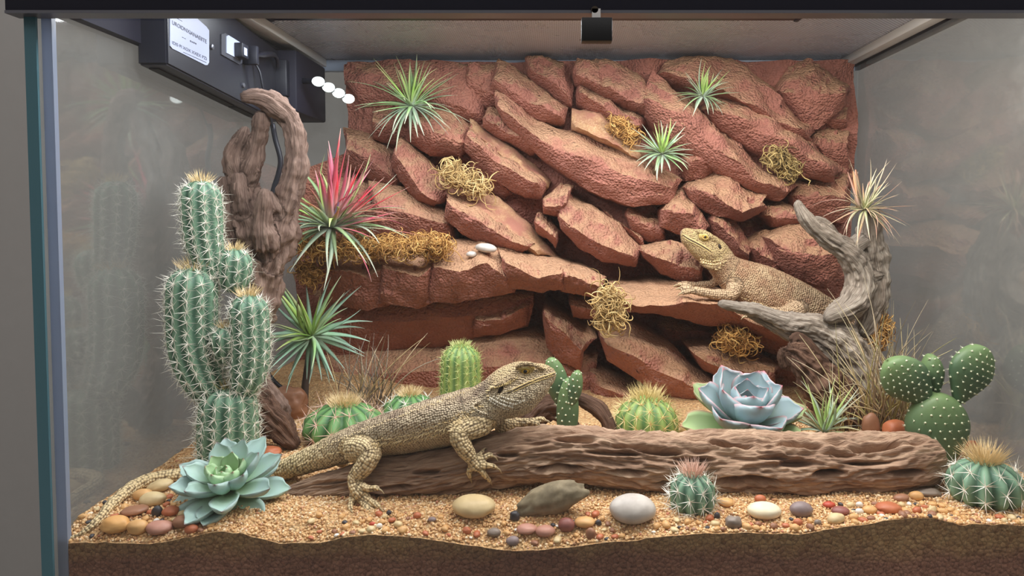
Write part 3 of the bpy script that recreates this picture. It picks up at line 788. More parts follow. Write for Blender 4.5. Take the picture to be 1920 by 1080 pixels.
for i, (a, b_, c, kw) in enumerate(DRIFTS):
    rockpiece(a, b_, c, seed=900 + i * 13, mat=M_drift, amp=1.1, name='sand_drift', nu=24, **kw)
# backing sheet
bx = np.linspace(P(560, 300, .545)[0], P(1596, 300, .545)[0], 90); z0 = 0.07; z1 = P(1000, 117, .545)[2]
bz = np.linspace(z0, z1, 70)
XX, ZZ = np.meshgrid(bx, bz, indexing='ij')
lim = P(655, 300, .545)[0]
zcut = P(600, 330, .545)[2]
XX = np.where(ZZ > zcut, np.maximum(XX, XX + (lim - bx[0]) * np.clip((lim + 0.03 - XX) / 0.1, 0, 1) * sstep(ZZ, zcut, zcut + 0.04)), XX)
q = np.stack([XX * 16, ZZ * 16, 0 * XX], -1)
YY = 0.532 + 0.012 * fbm(q, 4, 60) + 0.006 * np.round(fbm(q * 1.7, 2, 66) * 2) / 2
fr = np.stack([XX, np.clip(YY, 0.50, 0.556), ZZ], -1).reshape(-1, 3); bk = fr.copy(); bk[:, 1] = 0.564
Nn = len(fr); ix = np.arange(Nn).reshape(90, 70)
def sk2(l): return np.stack([l[:-1], l[1:], l[1:] + Nn, l[:-1] + Nn], 1)
Fq = np.concatenate([grid_faces(90, 70, False), grid_faces(90, 70, False)[:, ::-1] + Nn, sk2(ix[:, -1]), sk2(ix[0, :]), sk2(ix[-1, :])])
mk('backing_sheet', np.vstack([fr, bk]), [Fq], M_rock, rock, sharp=40)

# ================================================================== DRIFTWOOD
def wood_mat(name, dark, mid, light, gscale=1.0):
    m = NT(name)
    gv = m.attr('grain', (22 * gscale, 5.5, 5.5)); g2 = m.attr('grain', (45 * gscale, 16, 16))
    a = m.noise(gv, 1.0, 6, 0.65, 0.4); b = m.noise(g2, 1.0, 4, 0.6); c = m.noise(m.coord(), 14.0, 3, 0.5)
    f = m.math('ADD', m.math('MULTIPLY', a, 0.65), m.math('MULTIPLY', b, 0.35))
    col = m.ramp(f, [(0.30, lin(*dark)), (0.47, lin(*mid)), (0.66, lin(*light))])
    cav = m.attr('cav').outputs['Fac']
    m.set(Base_Color=m.mix(m.mrange(c, 0.4, 0.8, 0.0, 0.35), col, lin(*mid)), Roughness=0.85, Specular_IOR_Level=0.2,
          Normal=m.bump(m.math('ADD', f, m.math('MULTIPLY', b, 0.5)), 0.9, 0.003))
    return m.m
M_log = wood_mat('log_wood', (84, 62, 50), (150, 120, 98), (204, 174, 146))
M_wood = wood_mat('driftwood', (74, 58, 52), (128, 104, 92), (166, 140, 124), 1.4)
M_grey = wood_mat('grey_driftwood', (72, 62, 56), (152, 138, 124), (206, 194, 178), 1.3)
M_dark = wood_mat('dark_driftwood', (50, 36, 30), (98, 72, 58), (140, 108, 88), 1.3)

def wood_piece(name, label, chains_px, mat, voxel=0.0016, amp=1.0, seed=0, org=None, extra=None, cav=None, cat='driftwood'):
    """chains: lists of (px, py, Y, radius_px); all fused into one gnarled surface."""
    b = MB(); sk = []
    for ch in chains_px:
        n = max(10, 7 * len(ch))
        C = smooth_path([np.r_[P(x, y, Y), r * PX(Y)] for x, y, Y, r in ch], n)
        R = np.maximum(C[:, 3], 0.0012)
        ends = np.clip(np.minimum(np.arange(n), np.arange(n)[::-1]) / 1.0 + 0.55, 0, 1)
        V, Q, T = tube(C[:, :3], R * ends, 14); b.add(V, Q, T)
        sk.append((C[:, :3], R))
    V, Fs, N = remesh(b.verts(), b.faces(), voxel, 3)
    ci, s, th, r = skel_attr(V, sk)
    gr = np.stack([s, np.cos(th) + ci * 1.7, np.sin(th)], 1)
    gs = gr * [26, 2.6, 2.6]
    ridge = 1 - 2 * np.abs(fbm(gs, 3, seed))
    d = (0.16 * ridge + 0.10 * fbm(gr * [60, 6, 6], 3, seed + 5)) * np.minimum(r, 0.02) * amp + 0.20 * r * fbm(V * 48, 3, seed + 9) * amp
    if extra is not None: d = d + extra(V, N, r)
    V = V + N * d[:, None]
    o = mk(name, V, Fs, mat, org=V[V[:, 2].argmin()] if org is None else org, attrs={'grain': gr, 'cav': np.zeros(len(V))})
    props(o, label, cat)
    return o

# the big log lying across the front: full-length loft with cavities
LOG = [(536,930,.084,15),(560,925,.085,20),(620,912,.087,26),(700,898,.088,35),(780,893,.088,40),(860,880,.089,43),(930,862,.091,46),(1010,850,.095,46),(1090,850,.098,46),(1170,860,.100,49),(1260,868,.101,52),
       (1360,870,.101,53),(1470,874,.101,54),(1570,874,.101,55),(1660,870,.102,54),(1720,864,.103,48),(1752,857,.104,38),(1764,855,.104,20)]
C = smooth_path([np.r_[P(x, y, Y), r * PX(Y)] for x, y, Y, r in LOG], 420)
R = C[:, 3]; C = C[:, :3]; nv = 190
V, Q, T = tube(C, R, nv)
d0 = np.r_[0, np.cumsum(np.linalg.norm(np.diff(C, axis=0), axis=1))]
th = np.arange(nv) * math.tau / nv
S_, TH = np.meshgrid(d0, th, indexing='ij')
gr = np.stack([S_, np.cos(TH), np.sin(TH)], -1).reshape(-1, 3); gr = np.vstack([gr, gr[:1], gr[-1:]])
RR = np.r_[np.repeat(R, nv), R[0], R[-1]]
ctr = np.vstack([np.repeat(C, nv, 0), C[0], C[-1]]); Nn = V - ctr; Nn /= np.linalg.norm(Nn, axis=1)[:, None] + 1e-9
Nn[-2:] = [[-1, 0, 0], [1, 0, 0]]
wob = gr * [16, 1.5, 1.5]
rid = 1 - 2 * np.abs(fbm(wob, 3, 71)); fine = 1 - 2 * np.abs(fbm(gr * [45, 6.5, 6.5], 3, 77))
d = RR * (0.13 * rid + 0.08 * fine + 0.09 * fbm(gr * [9, 1.2, 1.2], 2, 79) + 0.02 * fbm(gr * [160, 22, 22], 2, 81))
pxy = to_px(V); face = (Nn * (CAM - V)).sum(1) > 0
CAV = [(1553,886,30,7,.5,-2),(1492,869,32,8,.36,0),(1497,838,46,6,.3,0),(1643,837,44,7,.4,0),(1400,898,62,8,.36,1),(1636,868,44,6,.25,-1),(1147,850,52,5,.3,3),(1233,847,46,6,.36,5),(1047,876,46,5,.3,-2),
       (1177,883,38,5,.3,3),(1367,838,40,5,.28,2),(953,853,22,5,.35,0),(800,886,28,5,.3,-4),(620,905,34,4,.25,-6),(740,912,34,5,.25,-5),(1300,862,38,5,.25,2),(1080,828,40,5,.22,2),(1180,838,34,5,.25,3),(1700,885,34,6,.25,-3),(1580,850,34,4,.22,0),(1450,860,30,4,.2,0),(900,905,40,5,.25,-4),(1260,905,30,5,.25,2)]
cavm = np.zeros(len(V))
for (x, y, a, bb_, dep, ang) in CAV:
    t = math.radians(ang); dx = pxy[:, 0] - x; dy = pxy[:, 1] - y
    u = (dx * math.cos(t) + dy * math.sin(t)) / a; w = (-dx * math.sin(t) + dy * math.cos(t)) / bb_
    rr = u * u + w * w
    k = np.where(face, 1 - sstep(np.sqrt(rr), 0.55, 1.15), 0)
    rim = np.where(face, np.exp(-((np.sqrt(rr) - 1.35) / 0.28) ** 2), 0)
    d = d - k * dep * RR * 1.5 + rim * 0.05 * RR; cavm = np.maximum(cavm, k)
# the back of the log has holes as well
for k in range(16):
    s0 = RNG.uniform(.06, d0[-1] - .05); t0 = RNG.uniform(0, math.tau)
    u = (gr[:, 0] - s0) / .018; tt = np.arctan2(gr[:, 2], gr[:, 1]); w = ((tt - t0 + math.pi) % math.tau - math.pi) / .22
    d = d - np.where(face, 0, np.exp(-(u * u + w * w) ** 2) * .3 * RR)
V = V + Nn * d[:, None]
lg = mk('log', V, [Q, T], M_log, org=(P(1150, 900, .10)[0], .10, .095), attrs={'grain': gr, 'cav': cavm})
props(lg, 'long weathered log with oval holes lying across the sand', 'log')

# tall forked driftwood on the left
wood_piece('driftwood', 'tall forked driftwood trunk looping beside the tallest cactus', [
  [(520,800,0.265,26),(500,770,0.260,34),(470,720,0.260,38),(455,660,0.265,32),(468,600,0.265,36),(488,540,0.265,36),(482,480,0.265,40),(470,430,0.265,38),(455,390,0.265,30)],
  [(495,500,0.265,34),(520,440,0.265,30),(540,380,0.265,24),(555,320,0.265,19),(556,270,0.265,18),(544,225,0.265,19),(520,200,0.255,18),(490,184,0.245,17),(452,182,0.235,9)],
  [(540,225,0.265,14),(534,200,0.265,10),(529,182,0.265,8)], [(505,190,0.250,10),(498,176,0.248,7)],
  [(470,450,0.265,34),(462,390,0.265,32),(448,330,0.265,22),(442,290,0.265,17),(456,255,0.265,14),(462,236,0.265,7)],
  [(455,360,0.265,18),(474,310,0.260,17),(484,260,0.260,15),(490,225,0.255,14),(488,206,0.255,9)],
  [(455,470,0.260,24),(436,420,0.255,19),(424,370,0.255,14),(416,332,0.255,8)],
  [(450,500,0.255,20),(428,455,0.250,16),(412,410,0.250,10)],
  [(500,470,0.240,24),(494,420,0.235,17),(496,380,0.235,14),(497,355,0.235,10)],
  [(455,400,0.250,16),(448,350,0.245,15),(446,325,0.245,10)],
  [(520,400,0.250,14),(500,360,0.250,9)],
 ], M_wood, 0.0020, 1.15, 21)
wood_piece('driftwood', 'short dark driftwood root sloping into the sand beside the tallest cactus', [
  [(462,728,.218,14),(480,750,.216,24),(505,780,.213,26),(535,812,.210,22),(558,838,.206,11)], [(488,755,.214,14),(500,742,.214,8),(506,735,.214,4)]], M_dark, 0.0016, 1.2, 33)
# grey branch on the right: forked, with a long low arm
wood_piece('driftwood', 'curved grey branch with a pale tip carrying the reddish air plant', [
  [(1494,376,.30,7),(1506,400,.30,11),(1522,425,.30,14),(1550,445,.305,17),(1585,468,.31,20),(1610,500,.315,22),(1614,540,.315,24),(1600,568,.31,24),(1574,586,.305,18),(1548,597,.300,10)],
  [(1630,400,.315,14),(1632,430,.315,22),(1634,470,.32,24),(1640,510,.325,24),(1640,560,.325,22),(1628,600,.325,20),(1614,630,.322,14)],
  [(1590,470,.31,14),(1620,450,.315,16)], [(1615,520,.315,18),(1638,515,.32,18)],
  [(1525,410,.31,8),(1545,420,.315,10),(1570,450,.32,9)]], M_grey, 0.0017, 1.0, 41)
wood_piece('driftwood', 'flat split grey branch resting on the ledge below the back lizard', [
  [(1346,568,.315,6),(1370,574,.315,9),(1420,584,.315,13),(1470,602,.315,17),(1530,618,.315,23),(1580,645,.315,30),(1620,690,.315,36),(1640,740,.315,38),(1650,778,.315,34)],
  [(1400,585,.32,8),(1460,615,.32,12),(1530,645,.32,18),(1590,690,.32,26)]], M_grey, 0.0018, 1.0, 47)
wood_piece('driftwood', 'dark broken stub with a ragged end beside the dry grass', [
  [(1476,655,.285,15),(1492,662,.285,26),(1520,690,.285,34),(1550,730,.285,38),(1572,765,.285,36),(1586,798,.285,28)], [(1484,640,.285,8),(1496,632,.285,9),(1512,645,.285,10),(1540,672,.285,8),(1560,690,.285,5)],
  [(1470,690,.29,10),(1464,668,.288,8),(1474,652,.286,6)]], M_dark, 0.0016, 1.3, 53)
wood_piece('driftwood', 'small bent twig arching behind the log beside the little prickly pear', [
  [(1080,745,.24,8),(1096,752,.235,12),(1120,765,.23,14),(1138,788,.225,14),(1145,815,.222,12),(1146,840,.220,10)]], M_dark, 0.0014, 0.8, 59)
wood_piece('driftwood', 'reddish splintered driftwood lying behind the front lizard\'s chin', [
  [(978,824,.25,13),(1002,784,.255,20),(1030,764,.26,22),(1060,776,.26,18),(1084,824,.255,11)]], M_dark, 0.0016, 1.3, 61)

# ================================================================== PLANTS
def leaf_mat(name, stops, rough=0.55, var=0.25, trans=0.0):
    m = NT(name)
    t = m.attr('lt').outputs['Fac']; oi = m.n('ObjectInfo').outputs['Random']
    c = m.ramp(t, [(p, lin(*q)) for p, q in stops])
    hv = m.n('HueSaturation', {'Hue': m.mrange(oi, 0, 1, 0.49, 0.515), 'Saturation': m.mrange(oi, 0, 1, 0.85, 1.1), 'Value': m.mrange(oi, 0, 1, 1 - var, 1 + var * 0.6), 'Color': c}).outputs[0]
    m.set(Base_Color=hv, Roughness=rough, Specular_IOR_Level=0.35, Normal=m.bump(m.noise(m.coord('Object', (1, 1, 1)), 900.0, 2), 0.25, 0.0004))
    return m.m

def unit(v): v = np.asarray(v, float); return v / (np.linalg.norm(v) + 1e-12)

def leaf_strip(base, d, axis, L, w, droop, n=8, wprof=0.8, th=0.30, ch=0.12, wig=0.0):
    C = [np.asarray(base, float)]; d = unit(d); D = [d]; wv = RNG.normal(0, 1, 3)
    for i in range(n):
        d = unit(d + np.array([0, 0, -1.0]) * droop / n + wv * wig / n)
        C.append(C[-1] + d * L / n); D.append(d)
    C = np.array(C); D = np.array(D); t = np.linspace(0, 1, n + 1)
    s = np.cross(D, axis); nn = np.linalg.norm(s, axis=1)[:, None]
    if nn.min() < 0.05: s = np.cross(D, unit(axis + np.array([0.6, 0.3, 0])))
    s = s / (np.linalg.norm(s, axis=1)[:, None] + 1e-9)
    nr = np.cross(s, D)
    W = w * np.minimum(1, 0.55 + 2.2 * t) * np.maximum(1 - t, 0.02) ** wprof / 2
    V = np.stack([C - s * W[:, None], C - nr * (W * th * 2)[:, None], C + s * W[:, None], C - nr * (W * ch)[:, None]], 1)
    return V.reshape(-1, 3), [grid_faces(n + 1, 4, True)], np.repeat(t, 4)

from mathutils.bvhtree import BVHTree
SOLIDS = []
for o in list(bpy.data.objects):
    if o.type == 'MESH' and (o.parent is rock or o.name.startswith(('driftwood', 'log'))):
        v_ = np.array([q.co[:] for q in o.data.vertices]) + wloc(o)
        SOLIDS.append((o.name, v_.min(0), v_.max(0), BVHTree.FromPolygons(v_.tolist(), [tuple(q.vertices) for q in o.data.polygons])))
RAY = Vector((0.137, -0.968, 0.211))
def inside(V, tol=.0012, sand_too=True):
    """How many of the points lie deeper than tol inside rock, wood or sand."""
    n = int((V[:, 2] < sand_z(V[:, 0], V[:, 1]) - tol).sum()) if sand_too else 0
    n += int(((V[:, 0] < XL + .001) | (V[:, 0] > XR - .001)).sum())
    for nm, lo, hi, t in SOLIDS:
        for q in V[((V > lo) & (V < hi)).all(1)]:
            p, nn, _, d = t.find_nearest(Vector(q))
            if d > tol and (Vector(q) - p).dot(nn) < 0:
                c = 0; w = Vector(q)
                while c < 40:
                    h_ = t.ray_cast(w, RAY)
                    if h_[0] is None: break
                    c += 1; w = h_[0] + RAY * 1e-6
                n += c % 2
    return n
def hit(p, d, reach=.08, only='rock'):
    """Distance from p along d to the rock (None when there is none)."""
    best = None
    for nm, lo, hi, t in SOLIDS:
        if not nm.startswith(only): continue
        h_ = t.ray_cast(Vector(p), Vector(d), reach)
        if h_[0] is not None and (best is None or h_[3] < best): best = h_[3]
    return best
def free_leaf(base, d, axis, L, w, dr, n, wp, wig, skip=8):
    """A leaf bent out of whatever it would run into."""
    for k in range(14):
        V, Fs, a = leaf_strip(base, unit(unit(d) + (unit(axis) * .10 + np.array([0, -.12, 0])) * k), axis, L * (1 - .04 * k), w, dr * (1 - .07 * k), n, wp, wig=wig)
        if inside(V[skip:]) == 0: break
    return V, Fs, a

def proud(pixels):
    """The rock point nearest the viewer among those seen at some pixels."""
    best = None
    for x, y in pixels:
        a_ = P(x, y, .30); d_ = unit(a_ - CAM); g_ = hit(a_, d_, .4, '')
        if g_ is not None and (best is None or (a_ + d_ * g_)[1] < best[1]): best = a_ + d_ * g_
    return best

def tuft(name, label, cat, px, py, Y, axis, leaves, org=None, group=None, snap=False):
    """leaves: list of (length_m, width_m, direction, droop, material, name, base offset)."""
    c = P(px, py, Y)
    foot = None
    if snap:                                     # it grows on the rock that stands proudest under it
        foot = proud([(px + ux, py + uy) for ux in (-16, 0, 16) for uy in ((2, 12, 22) if snap is True else (2, 12, 22, 32, snap))])
        c = P(px, py, foot[1] - .006)
    t = thing(name, label, cat, c if org is None else org, group)
    for (L, w, d, dr, mat, off, wig, wp) in leaves:
        V, Fs, a = free_leaf(c + off, d, axis, L, w, dr, 9 if L > .03 else 6, wp, wig)
        mk('leaf', V, Fs, mat, t, attrs={'lt': a})
    if foot is not None:
        V, Q, T = tube(np.array([c, (c + foot) / 2 + [0, -.001, -.001], foot + [0, .003, 0]]), [.004, .0034, .003], 7); mk('root', V, [Q, T], plain('root_brown', (120, 96, 70), .85, noise=.3), t)
    return t

def basis(axis):
    a = unit(axis); u = unit(np.cross(a, [0.13, 1, 0.21])); return a, u, np.cross(a, u)

def rosette_leaves(n, axis, Lmin, Lmax, w, mats, e0, e1, droop0, droop1, seed, spread=0.003, wig=0.15, wp=0.8):
    """Directions run from e0 (degrees from the axis, inner) to e1 (outer)."""
    r = np.random.default_rng(seed); a, u, v = basis(axis); out = []
    for i in range(n):
        f = (i + 0.5) / n; ph = i * 2.39996 + r.normal(0, .2)
        el = math.radians(e0 + (e1 - e0) * f ** 0.75 + r.normal(0, 5))
        d = a * math.cos(el) + (u * math.cos(ph) + v * math.sin(ph)) * math.sin(el)
        L = r.uniform(Lmin, Lmax) * (0.8 + 0.2 * math.sin(math.pi * min(1, f * 1.2)))
        m = mats[min(len(mats) - 1, int(f * len(mats)))]
        off = (u * math.cos(ph) + v * math.sin(ph)) * spread * (0.4 + f)
        out.append((L, w * r.uniform(.75, 1.15), d, droop0 + (droop1 - droop0) * f + r.normal(0, .1), m, off, wig, wp))
    return out

M_air = leaf_mat('air_plant_green', [(0, (206, 216, 196)), (.25, (164, 192, 136)), (.6, (150, 182, 124)), (1, (206, 212, 174))])
M_air_pale = leaf_mat('air_plant_silver', [(0, (206, 212, 200)), (.4, (158, 182, 150)), (1, (206, 206, 180))])
M_air_lime = leaf_mat('air_plant_lime', [(0, (184, 200, 134)), (.4, (158, 186, 98)), (1, (200, 206, 144))])
M_pink = leaf_mat('air_plant_pink', [(0, (206, 200, 190)), (.35, (216, 160, 158)), (.6, (228, 92, 120)), (.85, (222, 112, 126)), (1, (214, 180, 166))], var=.15)
M_pink2 = leaf_mat('air_plant_blush', [(0, (196, 206, 184)), (.4, (160, 176, 140)), (.75, (204, 120, 110)), (1, (206, 160, 130))], var=.15)
M_viol = leaf_mat('air_plant_violet', [(0, (170, 170, 210)), (1, (120, 110, 190))])
M_teal = leaf_mat('air_plant_teal', [(0, (190, 206, 180)), (.3, (140, 172, 138)), (.7, (132, 164, 140)), (1, (176, 192, 172))])
M_red = leaf_mat('air_plant_rust', [(0, (200, 190, 160)), (.35, (196, 176, 140)), (.7, (204, 150, 126)), (1, (214, 190, 160))])
M_cream = leaf_mat('air_plant_cream', [(0, (190, 196, 140)), (.5, (214, 206, 170)), (1, (226, 204, 176))])
M_husk = leaf_mat('dry_husk', [(0, (206, 176, 150)), (.6, (214, 170, 140)), (1, (196, 140, 110))])
M_straw = leaf_mat('dry_straw', [(0, (156, 128, 100)), (.5, (198, 170, 132)), (1, (222, 204, 168))])
M_straw2 = leaf_mat('dry_straw_green', [(0, (170, 150, 96)), (.5, (206, 194, 126)), (1, (224, 212, 164))])
M_greyst = leaf_mat('grey_straw', [(0, (110, 92, 76)), (.5, (140, 124, 106)), (1, (160, 150, 136))])
FWD = np.array([0, -1.0, 0]); UPV = np.array([0, 0, 1.0])

Y = .425; k = PX(Y)
tuft('air_plant', 'spiky green air plant on the rock wall beside the row of glare spots', 'air plant', 772, 198, Y, unit([.05, -.35, 1]),
     rosette_leaves(72, unit([.02, -.35, 1]), 85 * k, 128 * k, 9.5 * k, [M_air_lime, M_air, M_air, M_air_pale, M_air_pale], 4, 122, .1, 1.0, 1, wig=.3), snap=True)
Y = .365; k = PX(Y)
L = rosette_leaves(46, unit([.1, -.3, 1]), 120 * k, 185 * k, 13 * k, [M_air_lime, M_air, M_air_pale, M_air_pale, M_air], 28, 92, .3, 1.15, 2, wig=.4)
L += rosette_leaves(34, unit([.5, -.25, .85]), 120 * k, 185 * k, 17 * k, [M_pink, M_pink, M_pink, M_pink, M_pink2], 2, 46, -.1, .3, 3, wig=.25)
L += rosette_leaves(10, unit([.75, -.3, .5]), 130 * k, 190 * k, 9 * k, [M_pink2, M_pink], 5, 40, .5, 1.1, 33, wig=.25)
L += rosette_leaves(4, unit([.3, -.5, .8]), 60 * k, 100 * k, 9 * k, [M_viol], 5, 12, .1, .2, 4)
tuft('air_plant', 'large air plant with a flaming pink centre on the mossy ledge', 'air plant', 622, 425, Y, unit([.1, -.3, 1]), L)
Y = .325; k = PX(Y)
hang = tuft('air_plant', 'blue-green star-shaped air plant on a thin stem below the mossy ledge', 'air plant', 583, 628, Y, unit([0, -.7, .7]),
     rosette_leaves(58, unit([0, -.65, .75]), 95 * k, 140 * k, 12.5 * k, [M_air_lime, M_air, M_teal, M_teal, M_teal], 5, 118, .0, .7, 5, wig=.25))
C = smooth_path([P(583, 630, Y), P(578, 680, Y + .01), P(572, 730, Y + .01), P(570, 790, Y + .012)], 24)
V, Q, T = tube(C, np.linspace(.004, .0055, 24), 7); mk('stem', V, [Q, T], plain('stem_brown', (74, 60, 52), .8, noise=.3), hang)
Y = .40; k = PX(Y)
tuft('air_plant', 'small upright silvery green air plant on the highest slab', 'air plant', 1318, 180, Y, unit([.15, -.35, 1]),
     rosette_leaves(52, unit([.12, -.35, 1]), 50 * k, 80 * k, 7.5 * k, [M_air_lime, M_air_pale, M_air, M_air_pale], 4, 105, 0, .9, 6, wig=.3), snap=True)
Y = .40; k = PX(Y)
tuft('air_plant', 'pale green star-shaped air plant beside the small golden moss tuft', 'air plant', 1241, 286, Y, unit([.05, -.6, .8]),
     rosette_leaves(48, unit([.05, -.6, .8]), 52 * k, 80 * k, 9 * k, [M_air_lime, M_air_pale, M_air, M_air_pale], 5, 112, 0, .7, 7, wig=.25), snap=42)
Y = .30; k = PX(Y)
L = rosette_leaves(70, unit([.05, -.35, 1]), 60 * k, 105 * k, 5.5 * k, [M_cream, M_red, M_red, M_cream, M_red], 12, 118, .1, 1.6, 8, wig=.5)
L += [(100 * k, 6 * k, unit([a, -.2, 1]), .15, M_cream, np.zeros(3), .3, .8) for a in (-.35, -.05, .25, .5, .62)]
L += [(75 * k, 24 * k, unit([-.35 + .12 * i, -.1, 1]), .1, M_husk, np.array([-.004, .004 * i, 0]), .2, .5) for i in range(3)]
ap = tuft('air_plant', 'reddish cream air plant with curling leaves on top of the grey branch', 'air plant', 1622, 392, Y, unit([.05, -.35, 1]), L)
Y = .205; k = PX(Y)
grassy = tuft('air_plant', 'pale grassy air plant beside the bluish rosette behind the log', 'air plant', 1545, 808, Y, unit([0, -.3, 1]),
     rosette_leaves(54, unit([-.05, -.3, 1]), 80 * k, 125 * k, 8.5 * k, [M_air_lime, M_air_pale, M_cream, M_air_pale, M_cream], 6, 96, 0, .6, 9, wig=.35))
c_ = P(1545, 808, Y); z_ = float(sand_z(c_[0], c_[1]))
V, Q, T = tube(np.array([c_, (c_ + [c_[0], c_[1], z_]) / 2, [c_[0], c_[1], z_ - .004]]), [.004, .005, .006], 8); mk('stem', V, [Q, T], plain('stem_pale', (150, 150, 112), .8, noise=.2), grassy)
# dry grass
def grass(label, px, py, Y, n, spread, tips, mats, w, seed, bend=.25):
    r = np.random.default_rng(seed); c = P(px, py, Y); c[2] = float(sand_z(c[0], c[1])); k = PX(Y)
    t = thing('dry_grass', label, 'grass', c)
    for i in range(n):
        b0 = c + np.array([r.normal(0, spread), r.normal(0, spread * .5), -.002])
        tx, ty = tips[i % len(tips)]
        for tr in range(12):
            q = P(tx + r.normal(0, 14), ty + r.normal(0, 22), Y - abs(r.normal(0, .022))); d = q - b0; Ld = np.linalg.norm(d) * r.uniform(.7, 1.0)
            V, Fs, a = leaf_strip(b0, d + np.array([r.normal(0, .1), r.normal(0, .1) - .05 * tr, .15]) * Ld, unit([.3, -1, .2]), Ld, w * r.uniform(.6, 1.2), r.uniform(0, bend), 9, .5, wig=.5)
            if inside(V[8:]) == 0: break
        mk('blade', V, Fs, mats[i % len(mats)], t, attrs={'lt': a})
    return t
grass('sparse grey dry grass behind the spiny green barrel cactus', 690, 755, .335, 58, .017,
      [(805, 615), (775, 640), (745, 625), (735, 600), (640, 600), (600, 640), (720, 640), (660, 620), (690, 650), (700, 660), (620, 660), (760, 690), (670, 680)], [M_greyst, M_straw, M_greyst], .0017, 21)
grass('tall clump of tan dry grass growing by the prickly pear', 1662, 800, .245, 120, .016,
      [(1712, 560), (1640, 480), (1725, 640), (1605, 570), (1700, 545), (1575, 660), (1735, 660), (1620, 620), (1668, 590), (1550, 640), (1600, 680), (1715, 600), (1680, 640), (1640, 650), (1690, 690)], [M_straw, M_straw, M_straw2], .0028, 22, .5)
grass('short yellowish dry grass in front of the dark broken stub', 1580, 800, .235, 16, .006, [(1536, 625), (1552, 660), (1566, 680), (1600, 690), (1540, 690)], [M_straw2, M_straw], .002, 23, .4)

# ---------------------------------------------------------------- cacti
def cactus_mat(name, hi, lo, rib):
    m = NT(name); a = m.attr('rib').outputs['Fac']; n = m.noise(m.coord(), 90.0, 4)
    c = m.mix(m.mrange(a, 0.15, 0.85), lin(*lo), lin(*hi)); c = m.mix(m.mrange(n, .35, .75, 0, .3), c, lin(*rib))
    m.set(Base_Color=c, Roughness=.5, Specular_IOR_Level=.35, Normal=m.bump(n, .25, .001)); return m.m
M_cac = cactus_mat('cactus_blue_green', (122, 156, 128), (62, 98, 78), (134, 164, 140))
M_cac2 = cactus_mat('cactus_green', (104, 148, 88), (52, 92, 54), (120, 160, 96))
M_cac3 = cactus_mat('cactus_lime', (142, 168, 92), (84, 122, 70), (170, 182, 120))
M_sp_w = plain('spine_white', (240, 234, 220), .6); M_sp_y = plain('spine_yellow', (222, 200, 140), .6)
M_sp_r = plain('spine_reddish', (224, 186, 166), .6); M_sp_t = plain('spine_tan', (226, 200, 150), .6); M_sp_g = plain('spine_green', (196, 200, 130), .6)

def spine_mesh(Bp, Dr, Ln, wd):
    """Thin three-sided cones from the points Bp along Dr."""
    Bp = np.asarray(Bp); Dr = np.asarray(Dr); Dr = Dr / (np.linalg.norm(Dr, axis=1)[:, None] + 1e-9); n = len(Bp)
    u = np.cross(Dr, [0.31, 0.77, 0.55]); u /= np.linalg.norm(u, axis=1)[:, None] + 1e-9; v = np.cross(Dr, u)
    Ln = np.broadcast_to(np.asarray(Ln, float), (n,)); wd = np.broadcast_to(np.asarray(wd, float), (n,))
    vs = [Bp + (u * math.cos(t) + v * math.sin(t)) * wd[:, None] for t in (0, 2.094, 4.189)] + [Bp + Dr * Ln[:, None]]
    V = np.stack(vs, 1).reshape(-1, 3); i = np.arange(n)[:, None, None] * 4
    T = (i + np.array([[0, 1, 3], [1, 2, 3], [2, 0, 3]])[None]).reshape(-1, 3)
    return V, T

